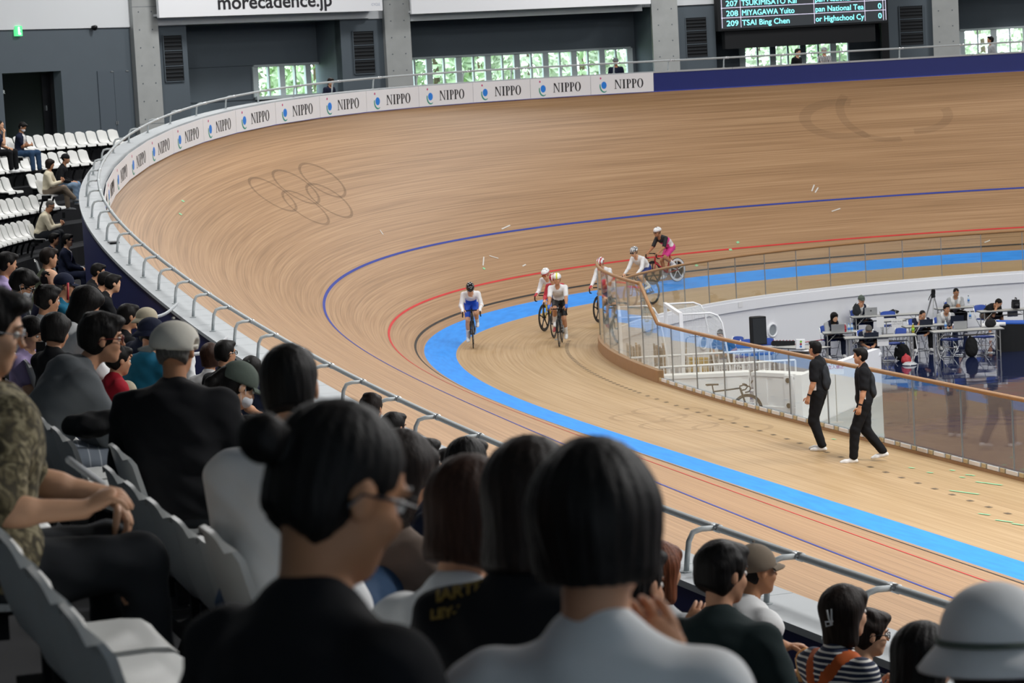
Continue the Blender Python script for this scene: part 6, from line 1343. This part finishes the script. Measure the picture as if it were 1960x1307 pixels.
# white ramp wall
A, B = atz(1588, 801, FZ), atz(1689, 756, FZ); d = B-A; A = A-d*.45; L = (B-A).length; M = frame((A.x, A.y, FZ), d); b = MB(); b.prism([(0, 0), (L, 0), (L, 1.02), (L-.10, 1.08), (0, 1.16)], -.16, 0, M @ Matrix.Rotation(math.pi/2, 4, 'X')); b.box((L-.12, -.02, .92), (L+.03, .18, .97), M); o = b.build('wall_ramp', 'white_paint'); struct(o, 'white side wall of the infield ramp')
b = MB(); q = [atz(p, r, FZ+.01) for p, r in ((1480, 850), (1588, 801), (1689, 756), (1694, 868), (1560, 900))]; b.add(q, [(0, 1, 2, 3, 4)]); struct(b.build('floor_ramp', 'grey_floor'), 'grey floor strip in front of the white ramp wall')
# white plastic barriers
def barrier(pxl, pyl, pxr, pyr, h, label, bolts):
    A, B = atz(pxl, pyl, FZ+h), atz(pxr, pyr, FZ+h); d = B-A; L = d.length; M = frame((A.x, A.y, FZ), d); e = empty('plastic_barrier', M); tag(e, label, 'barrier', 'white plastic barriers of the infield')
    Rx = Matrix.Rotation(math.pi/2, 4, 'X'); b = MB(); b.box((0, 0, 0), (L, .45, h*.25)); b.box((.02, .06, h*.25), (L-.02, .39, h*.92)); b.box((.0, .02, h*.92), (L, .42, h)); b.build('body', 'white_paint', e)
    n = max(2, int(L/.5))
    for k in range(n):
        x = L*(k+.5)/n; b = MB(); b.box((x-.16, .035, h*.3), (x+.16, .06, h*.86)); b.build('panel', 'white_paint', e)
    if bolts:
        x = L-.45; b = MB(); b.box((x-.11, -.03, 0.02), (x+.11, .06, h*.97)); b.build('rib', 'white_paint', e)
        for zz in (h*.86, h*.30): b = MB(); b.lathe([(.055, 0), (.055, .02), (.03, .035)], 14, Matrix.Translation((x, -.03, zz)) @ Rx); b.build('bolt', 'black_matte', e, smooth=True)
    return e
barrier(1436, 712, 1541, 717, .98, 'white plastic barrier with two black bolts', True); barrier(1262, 720, 1434, 712, .98, 'white plastic barrier behind the parked bicycle', False)
def balustrade(pxl, pyl, pxr, pyr, h, label):
    A, B = atz(pxl, pyl, FZ+h), atz(pxr, pyr, FZ+h); d = B-A; L = d.length; M = frame((A.x, A.y, FZ), d); e = empty('balustrade', M); tag(e, label, 'railing', 'white balustrades of the infield stairs')
    b = MB(); b.tube([(0, 0, h), (L, 0, h)], .026, 8); b.build('top_rail', 'white_paint', e, smooth=True); b = MB(); b.box((0, -.015, .10), (L, .015, .14)); b.build('bottom_rail', 'white_paint', e)
    n = int(L/.115)
    for k in range(n+1):
        x = L*k/n; thick = k % 8 == 0 or k == n; b = MB(); r = .022 if thick else .009; b.tube([(x, 0, 0 if thick else .12), (x, 0, h)], r, 6); b.build('post' if thick else 'baluster', 'white_paint', e)
balustrade(1180, 708, 1522, 689, 1.03, 'white balustrade directly behind the plastic barriers'); balustrade(1172, 687, 1472, 670, 1.03, 'white balustrade farther back, in front of the goals')
# goals with nets
mat('net_cord', 'd8dcdc', .8)
def goal(nx, ny, fx, fy, label):
    z = FZ+2.0; A, B = atz(nx, ny, z), atz(fx, fy, z); d = B-A; L = d.length; M = frame((A.x, A.y, FZ), d); e = empty('goal', M); tag(e, label, 'goal', 'white futsal goals with nets'); D = -.95     # local -y = towards the right of the picture
    for x in (0, L): b = MB(); b.box((x-.045, -.04, 0), (x+.045, .04, 2.04)); b.build('post', 'white_paint', e)
    b = MB(); b.box((0, -.04, 1.96), (L, .04, 2.04)); b.build('crossbar', 'white_paint', e)
    fr = []
    for x in (0, L):
        pts = [(x, 0, 2.0), (x, D*.72, 2.0), (x, D*.9, 1.93), (x, D*1.0, 1.75), (x, D*1.25, .05), (x, 0, .05)]; b = MB(); b.tube(pts, .022, 7); b.build('side_frame', 'white_paint', e, smooth=True)
    b = MB(); b.tube([(0, D*1.25, .05), (L, D*1.25, .05)], .022, 7); b.build('ground_bar', 'white_paint', e, smooth=True)
    prof = [Vector((0, 0, 2.0)), Vector((0, D*.4, 1.97)), Vector((0, D*.8, 1.95)), Vector((0, D*.98, 1.75)), Vector((0, D*1.08, 1.2)), Vector((0, D*1.16, .6)), Vector((0, D*1.25, .05))]
    b = MB(); r = .0026
    for x in np.arange(0, L+.01, .16): b.tube([p+Vector((x, 0, 0)) for p in prof], r, 3)
    for i in range(21):
        t = i/20*(len(prof)-1); k = min(int(t), len(prof)-2); p = prof[k].lerp(prof[k+1], t-k); b.tube([p, p+Vector((L, 0, 0))], r, 3)
    for x in (0, L):
        for zz in np.arange(.1, 2, .16):
            ye = np.interp(zz, [.05, 1.75, 2.0], [D*1.25, D*1.0, D*.75]); b.tube([(x, 0, zz), (x, float(ye), zz)], r, 3)
        for y in np.arange(-.16, -1.1, -.16):
            zt = np.interp(-y, [0, .7, .95, 1.19], [2.0, 1.98, 1.75, .05]); b.tube([(x, y, .05), (x, y, float(zt))], r, 3)
    o = b.build('net', 'net_cord', e); o['kind'] = 'stuff'
goal(1303, 602, 1273, 582, 'white goal with net beside the loudspeaker'); goal(1186, 609, 1183, 588, 'white goal with net behind the tall glass panes')
# loudspeaker on a pole
P = atz(1451, 659, FZ+1.15); h = math.radians(252.6+12); e = empty('loudspeaker', frame((P.x, P.y, FZ), (math.cos(h), math.sin(h), 0))); tag(e, 'black loudspeaker on a stand in front of the white infield wall', 'speaker')
b = MB(); b.prism([(.16, -.17), (.16, .17), (.02, .20), (-.17, .12), (-.17, -.12), (.02, -.20)], 1.15, 1.80); o = b.build('cabinet', 'black_matte', e); b = MB(); b.box((.16, -.155, 1.18), (.168, .155, 1.77)); b.build('grille', 'louver', e); b = MB(); b.tube([(0, 0, 1.15), (0, 0, .02)], .02, 8); b.build('pole', 'black_matte', e)
for a in (0, 2.1, 4.2): b = MB(); b.tube([(0, 0, .5), (.4*math.cos(a), .4*math.sin(a), .01)], .013, 6); b.build('leg', 'black_matte', e)
b = MB(); b.tube([(-.03, .20, 1.25), (.02, .215, 1.31), (-.03, .20, 1.37)], .012, 6); b.build('handle', 'black_gloss', e)
# portholes in the white wall
OWL = FENCE-.062; wfn = lambda s, z: trk(s, OWL, z)
mat('port_glass', '9da4a8', .15)
for px, py, lb in ((1478, 632, 'round porthole window in the white wall beside the loudspeaker'), (1345, 656, 'round porthole window in the white wall behind the goal')):
    s, z = pick(px, py, wfn, 44, 62, -1.7, -.4); P = wfn(s, z); nrm = trk(s, -1, 0)-trk(s, 0, 0); h = heading(s); M = frame(P, (math.cos(h), math.sin(h), 0)); e = empty('porthole', M); tag(e, lb, 'porthole', 'portholes of the infield wall')
    Ry = Matrix.Rotation(math.pi/2, 4, 'X'); b = MB(); pts = [Vector((.17*math.cos(a), -.02, .17*math.sin(a))) for a in np.linspace(0, 2*math.pi, 25)[:-1]]; b.tube(pts, .03, 8, closed=True); b.build('ring_frame', 'white_paint', e, smooth=True); b = MB(); b.lathe([(.15, -.01), (.15, .012)], 24, Ry); b.build('pane', 'port_glass', e)
s, z = pick(1417, 583, lambda s, z: trk(s, FENCE-.135, z), 46, 60, -.7, -.1); P = trk(s, FENCE-.14, z); h = heading(s); e = empty('paper_sign', frame(P, (math.cos(h), math.sin(h), 0))); tag(e, 'small white paper notice on the upper band of the infield wall', 'sign'); b = MB(); b.box((-.09, -.004, -.07), (.09, 0, .07)); b.build('sheet', 'paper', e)
# equipment table left of the media area
table(1475, 664, 1560, 668, .6, 'folding table with sound equipment beside the loudspeaker')
P = atz(1532, 668, TZ); e = empty('equipment_box', frame(P, CR)); tag(e, 'white box with coloured round marks on the sound table', 'box'); b = MB(); b.box((-.10, 0, 0), (.11, .16, .23)); b.build('case', 'white_paint', e)
for k, c in enumerate(('label_green', 'bottle_red', 'label_blue')): b = MB(); b.lathe([(.028, 0), (.028, .003)], 14, Matrix.Translation((0.01, 0, .18-.06*k)) @ Matrix.Rotation(math.pi/2, 4, 'X')); b.build('round_mark', c, e)
P = atz(1500, 662, TZ); e = empty('mixing_desk', frame(P, CR)); tag(e, 'black mixing desk with red knobs on the sound table', 'mixer'); b = MB(); b.prism([(0, 0), (.34, 0), (.34, .05), (0, .13)], -.28, .28, Matrix(((0, 0, 1, 0), (1, 0, 0, 0), (0, 1, 0, 0), (0, 0, 0, 1)))); b.build('case', 'black_matte', e)
for k in range(7): b = MB(); b.tube([(-.24+.08*k, .08, .11), (-.24+.08*k, .08, .14)], .012, 6); b.build('knob', 'cable_red', e)
P = atz(1548, 672, TZ); e = empty('paper_stack', frame(P, CR)); tag(e, 'untidy stack of white paper on the sound table', 'papers')
for k in range(4): b = MB(); b.box((-.13, -.1, .006*k), (.13, .1, .006*k+.005), Matrix.Rotation(.3*k, 4, 'Z')); b.build('sheet', 'paper', e)
# paper rolls, tripod, camera, drape
for k, (px, py) in enumerate(((1896, 626), (1908, 624))):
    P = atz(px, py, TZ); b = MB(); b.tube([(-.22, 0, .05), (.22, .05, .05)], .05, 14); o = b.build('paper_roll', 'paper', None, smooth=True); o.matrix_world = frame(P, CR); tag(o, ['white paper roll beside the dark bag', 'white paper roll nearest the blue drape'][k], 'paper roll', 'paper rolls on the media table')
P = atz(1785, 641, FZ); e = empty('tripod', frame((P.x, P.y, FZ), CR) @ Matrix.Scale(.86, 4)); tag(e, 'black video tripod with fluid head and pan handle by the white wall', 'tripod')
for a in (.4, 2.5, 4.6): b = MB(); b.tube([(.03*math.cos(a), .03*math.sin(a), 1.22), (.42*math.cos(a), .42*math.sin(a), .02)], .016, 6); b.tube([(.07*math.cos(a+.3), .07*math.sin(a+.3), 1.2), (.25*math.cos(a), .25*math.sin(a), .55)], .012, 6); b.build('leg', 'laptop_silver', e)
b = MB(); b.lathe([(.05, 1.18), (.075, 1.22), (.06, 1.30)], 12); b.build('bowl', 'black_matte', e); b = MB(); b.box((-.06, -.06, 1.30), (.06, .06, 1.42)); b.box((-.045, -.09, 1.42), (.045, .07, 1.46)); b.build('fluid_head', 'black_matte', e); b = MB(); b.tube([(-.04, -.06, 1.38), (-.14, -.12, 1.2), (-.17, -.14, 1.12)], .013, 6); b.build('pan_handle', 'black_matte', e)
P = atz(1944, 592, TZ); e = empty('video_camera', frame(P, CR)); tag(e, 'black video camera on the table near the head-down man', 'camera'); b = MB(); b.box((-.09, -.12, .03), (.09, .16, .2)); b.box((-.1, -.02, .2), (.1, .06, .26)); b.build('body', 'black_matte', e); b = MB(); b.lathe([(.05, 0), (.06, .1), (.055, .14)], 14, Matrix.Translation((0, -.12, .11)) @ Matrix.Rotation(math.pi/2, 4, 'X')); b.build('lens', 'black_gloss', e, smooth=True); b = MB(); b.tube([(0, .1, .26), (0, .1, .31), (0, -.1, .31), (0, -.1, .26)], .012, 6); b.build('handle', 'black_matte', e)
A = atz(1914, 618, FZ+.75); M = frame((A.x, A.y, FZ), CR.copy()); e = empty('draped_table', M); tag(e, 'long table with a blue cloth top and black skirt at the edge of the infield', 'table'); b = MB(); b.box((0, 0, .72), (3.0, .8, .75)); b.build('cloth_top', 'drape_blue', e); b = MB(); rows = []
for x in np.arange(0, 3.01, .06): rows.append([(x, .012*math.sin(x*40), 0), (x, 0, .72)])
b.strip(rows); rows = [[(.012*math.sin(y*40), y, 0), (0, y, .72)] for y in np.arange(0, .81, .06)]; b.strip(rows); b.build('skirt', 'black_matte', e, smooth=True)
# bags, cables
def bag(px, py, z, r, m, label, rot=0):
    P = atz(px, py, z); T = SDF(); Rm = np.array(rz(rot)); c = np.array(P)+UPV*r[2]; T.ell(c, Rm, np.array(r), .02); T.ell(c-UPV*r[2]*.3, Rm, np.array(r)*[1.05, 1.05, .7], .03); T.cap(c+Rm@np.array([-r[0]*.5, 0, r[2]*.8]), c+Rm@np.array([0, 0, r[2]*1.15]), .015, k=.01); T.plane(np.array(P), -UPV); o = nets_object('bag', [T.mesh(.014, lambda x, y, z: .006*np.sin(x*40+z*33)*np.sin(y*37))], [m], P); tag(o, label, 'bag'); return o
bag(1896, 626, TZ-.0, (.14, .1, .11), 'bag_black', 'dark grey bag on the table with paper rolls'); bag(1727, 690, FZ, (.2, .16, .22), 'bag_black', 'black bag on the floor below the white sign'); bag(1860, 683, FZ, (.16, .14, .26), 'bag_black', 'black backpack between the folding chairs'); bag(1735, 697, FZ, (.12, .12, .12), 'cable_red', 'red bag on the glossy floor beside a cable coil'); bag(1640, 604, TZ, (.11, .1, .16), 'c_charcoal', 'upright dark bag beside the silver laptop'); bag(1710, 600, TZ, (.16, .08, .05), 'bag_black', 'black pouch on the silver laptop table')
for k, (pts, m, lb) in enumerate((([(1760, 626, TZ), (1752, 640, TZ-.2), (1756, 668, FZ+.2), (1748, 690, FZ+.01), (1738, 698, FZ+.01)], 'cable_white', 'white cable hanging from the table under the resting man'), ([(1812, 633, TZ+.01), (1800, 645, TZ-.2), (1795, 668, FZ+.2), (1800, 686, FZ+.01)], 'cable_white', 'white cable hanging from the table with paper rolls'), ([(1735, 641, TZ+.01), (1742, 660, FZ+.45), (1748, 680, FZ+.15), (1742, 700, FZ+.01)], 'cable_white', 'white cable hanging at the grey-haired man\'s table end'), ([(1480, 668, FZ+.5), (1540, 655, FZ+.5), (1590, 648, FZ+.5)], 'cable_red', 'red barrier cord in front of the white wall'))):
    b = MB(); P = [atz(*p) for p in pts]; b.tube([a.lerp(c, t) for a, c in zip(P[:-1], P[1:]) for t in (0, .5)]+[P[-1]], .012, 5); tag(b.build('cable', m, None, smooth=True), lb, 'cable')
P = atz(1741, 698, FZ+.01); b = MB()
for k in range(4): b.tube([P+Vector(((.17-.02*k)*math.cos(a), (.17-.02*k)*math.sin(a), .012+.014*k)) for a in np.linspace(0, 2*math.pi, 21)[:-1]], .012, 5, closed=True)
tag(b.build('cable_coil', 'cable_white', None, smooth=True), 'coil of white cable on the glossy floor', 'cable')
# road bike parked in front of the barrier
Pb = atz(1424, 736, FZ+.87); h = math.radians(-12); f = Vector((math.cos(h), math.sin(h), 0)); C = Pb-f*.44; bicycle(frame((C.x, C.y, FZ), f), 'dark road bike with a saddle bag parked at the white barrier', 'frame_teal', group=None)
# stored gear behind the balustrades: folded tables leaning, trolley, blue chairs, box
def leaning(px, py, n, m, label, hgt=1.25, step=.07):
    P = atz(px, py, FZ); e = empty('folded_tables', frame(P, CR)); tag(e, label, 'folded tables')
    for k in range(n): b = MB(); b.box((step*k, -.3, 0), (step*k+.04, .3, hgt-.04*(k % 3)), Matrix.Rotation(-.06, 4, 'Y')); b.build('folded_table', m if k % 2 else 'table_edge', e)
leaning(1205, 760, 5, 'box_brown', 'row of folded tables stacked upright in the goal'); leaning(1256, 752, 4, 'box_brown', 'folded tables stacked upright beside the goal post', 1.15)
P = atz(1338, 722, FZ); e = empty('trolley', frame(P, CR)); tag(e, 'steel hand trolley loaded with a yellow box behind the balustrade', 'trolley'); b = MB(); b.box((-.35, -.2, .12), (.35, .2, .16)); b.build('deck', 'table_edge', e); b = MB(); b.tube([(-.33, 0, .16), (-.33, 0, .95), (-.26, 0, 1.02), (.20, 0, 1.02), (.27, 0, .95), (.27, 0, .16)], .018, 7); b.build('handle', 'chrome', e, smooth=True)
for x in (-.28, .28): b = MB(); b.lathe([(.06, -.02), (.06, .02)], 12, Matrix.Translation((x, -.16, .06)) @ Matrix.Rotation(math.pi/2, 4, 'X')); b.build('wheel', 'black_matte', e)
b = MB(); b.box((-.28, -.18, .16), (.24, .18, .48)); o = b.build('storage_box', 'box_yellow', None); o.matrix_world = frame(P, CR); tag(o, 'yellow-brown storage box on the hand trolley', 'box')
for k, (px, py, hd) in enumerate(((1418, 716, 230), (1437, 712, 250), (1466, 710, 240), (1400, 706, 200))): chair(atz(px, py, FZ), hd, ['blue folding chair behind the balustrade, below the loudspeaker', 'second blue chair behind the balustrade', 'blue folding chair near the end of the balustrade', 'blue folding chair beside the goal net'][k])
# ================================================================ small things among the spectators
def on_person(label_part, nm=None):
    for o in bpy.data.objects:
        if o.get('category') == 'person' and label_part in o.get('label', ''):
            return o if nm is None else next((c for c in o.children if c.name.split('.')[0] == nm), None)
def surf(ob, px, py):
    org = ob.matrix_world.translation if ob.parent is None else ob.parent.location
    bpy.context.view_layer.update(); Mi = ob.matrix_world.inverted(); o = Mi @ CAM; d = (Mi.to_3x3() @ ray(px, py)).normalized(); ok, p, n, i = ob.ray_cast(o, d)
    return (ob.matrix_world @ p, (ob.matrix_world.to_3x3() @ n).normalized()) if ok else (None, None)
mat('print_gold', '8f7434', .7); mat('print_rust', '8a4a30', .7); mat('print_white', 'd7d7d2', .7)
def print_on(person_, part, px, py, txt, size, m, tilt=0.0):
    root = on_person(person_); ob = on_person(person_, part)
    if ob is None: return
    P, n = surf(ob, px, py)
    if P is None: print('no hit', txt); return
    x = CR-n*CR.dot(n); x.normalize(); y = n.cross(x); M = Matrix(((x.x, y.x, n.x, 0), (x.y, y.y, n.y, 0), (x.z, y.z, n.z, 0), (0, 0, 0, 1))); M.translation = P+n*.012-Vector(root.location)
    text_obj('print', txt, size, M @ Matrix.Rotation(tilt, 4, 'Z'), m, root, bold=.001)
print_on('black printed T-shirt', 'shirt', 838, 1158, 'IARTE', .040, 'print_gold', .0); print_on('black printed T-shirt', 'shirt', 828, 1190, 'LEY-DAVI', .030, 'print_gold', .0)
# hair clip, cup, bag, ribbons, phone, stick
root = on_person('navy striped shirt'); hr = on_person('navy striped shirt', 'hair'); P, n = surf(hr, 1588, 1182)
if P is not None:
    b = MB(); p = P+n*.012-root.location; b.tube([p+CU*.04-CR*.008, p, p-CU*.03+CR*.01, p-CU*.035-CR*.012, p-CU*.015-CR*.016, p-CU*.012+CR*.02], .0045, 6); b.tube([p+CU*.045+CR*.012, p+CU*.01+CR*.012, p-CU*.03+CR*.014], .0045, 6); b.build('hair_clip', 'cap_white', root, smooth=True)
mat('kraft', 'b98f58', .8); mat('pastry', 'c98436', .7); mat('plastic_white', 'dfe3e6', .3)
P = atd(1541, 1303, 12.9); e = empty('paper_cup', P); tag(e, 'brown paper cup with a fried snack held beside the striped shirt', 'cup'); b = MB(); b.lathe([(.032, 0), (.044, .11)], 16); b.build('cup', 'kraft', e, smooth=True); T = SDF()
T.ell(np.array(P)+UPV*.115, np.eye(3), np.array([.04, .036, .035]), .02); T.ell(np.array(P)+UPV*.13+VR*.015, np.eye(3), np.array([.025, .02, .03]), .02); nets_object('snack', [T.mesh(.008)], ['pastry'], P, e)
P = atd(1449, 1290, 12.9); o = None; T = SDF(); T.ell(np.array(P), np.array(rz(.3)), np.array([.06, .1, .11]), .03); T.ell(np.array(P)-UPV*.06, np.eye(3), np.array([.08, .10, .07]), .03); T.cap(np.array(P)+UPV*.09, np.array(P)+UPV*.14+VR*.04, .025, .03, k=.03)
o = nets_object('plastic_bag', [T.mesh(.009, lambda x, y, z: .006*np.sin(x*60+z*41)*np.sin(y*53))], ['plastic_white'], P); tag(o, 'white plastic bag with black lettering beside the white T-shirt', 'bag')
pb_, n = surf(o, 1440, 1290)
if pb_ is not None:
    x = CR-n*CR.dot(n); x.normalize(); y = n.cross(x); M = Matrix(((x.x, y.x, n.x, 0), (x.y, y.y, n.y, 0), (x.z, y.z, n.z, 0), (0, 0, 0, 1))); M.translation = pb_+n*.01-P; text_obj('lettering', 'Mo', .08, M @ Matrix.Rotation(-1.2, 4, 'Z'), 'ink_black', o, bold=.002)
for k, (p0, p1, lb) in enumerate((((340, 581, 38.3), (291, 607, 35.5), 'white ribbon tied to a rail post above the navy parapet'), ((436, 646, 33.6), (372, 678, 30.5), 'white ribbon tied to a rail post near the glasses man'))):
    A, B = atd(*p0), atd(*p1); b = MB(); rows = []
    for t in np.linspace(0, 1, 9): c = A.lerp(B, t)-Vector((0, 0, .05*math.sin(math.pi*t))); rows.append([c+Vector((0, 0, .02)), c-Vector((0, 0, .02)), c-Vector((.01, 0, .018)), c+Vector((-.01, 0, .022))])
    b.strip(rows); tag(b.build('ribbon', 'plastic_white', None, smooth=True), lb, 'ribbon', 'white ribbons on the guard rail')
A = atd(150, 893, 8.8); B = atd(196, 926, 9.0); b = MB(); b.tube([A-(B-A)*.4, B], .012, 8); tag(b.build('rolled_poster', 'c_ltgrey', None, smooth=True), 'thin pale grey tube lying across the seats beside the camouflage shirt', 'tube')
P = atd(170, 815, 12.2); T = SDF(); c = np.array(P); T.cap(c-VR*.08, c+VR*.10+VU*.02, .045, .055, k=.03); T.ell(c, np.eye(3), np.array([.08, .12, .05]), .04); o = nets_object('bag', [T.mesh(.01, lambda x, y, z: .004*np.sin(x*60+z*41)*np.sin(y*53))], ['bag_black'], P); tag(o, 'black bag lying on a seat beside the heavy man', 'bag')
A = atd(130, 563, 28.6); b = MB(); b.tube([A+CU*.12, A-CU*.06], .012, 8); tag(b.build('snack_stick', 'cable_red', None, smooth=True), 'red stick held by the man in the blue cap', 'stick')
P = atd(208, 474, 46.2); P.z = coping_z(25.2)+.004; h = heading(25); b = MB(); b.box((-.18, -.08, 0), (.18, .08, .02)); o = b.build('tablet', 'black_gloss'); o.matrix_world = frame(trk(25.3, coping_o(25.3)+.22, coping_z(25.3)+.001), (math.cos(h), math.sin(h), 0)); tag(o, 'dark tablet lying on the grey coping', 'tablet')
# phones in hands
for lb_, m in (('woman in a white blouse', 'black_gloss'), ('cream sweater', 'black_gloss')):
    r = on_person(lb_)
for nm_, px, py, d in (('phone of the man in the cream sweater', 122, 412, 63.6), ('phone held by the girl in lilac', 78, 672, 20.2)):
    P = atd(px, py, d); b = MB(); b.box((-.035, -.004, -.07), (.035, .004, .07)); o = b.build('phone', 'black_gloss'); o.matrix_world = frame(P, CR); tag(o, 'dark '+nm_, 'phone')
bpy.context.view_layer.update()
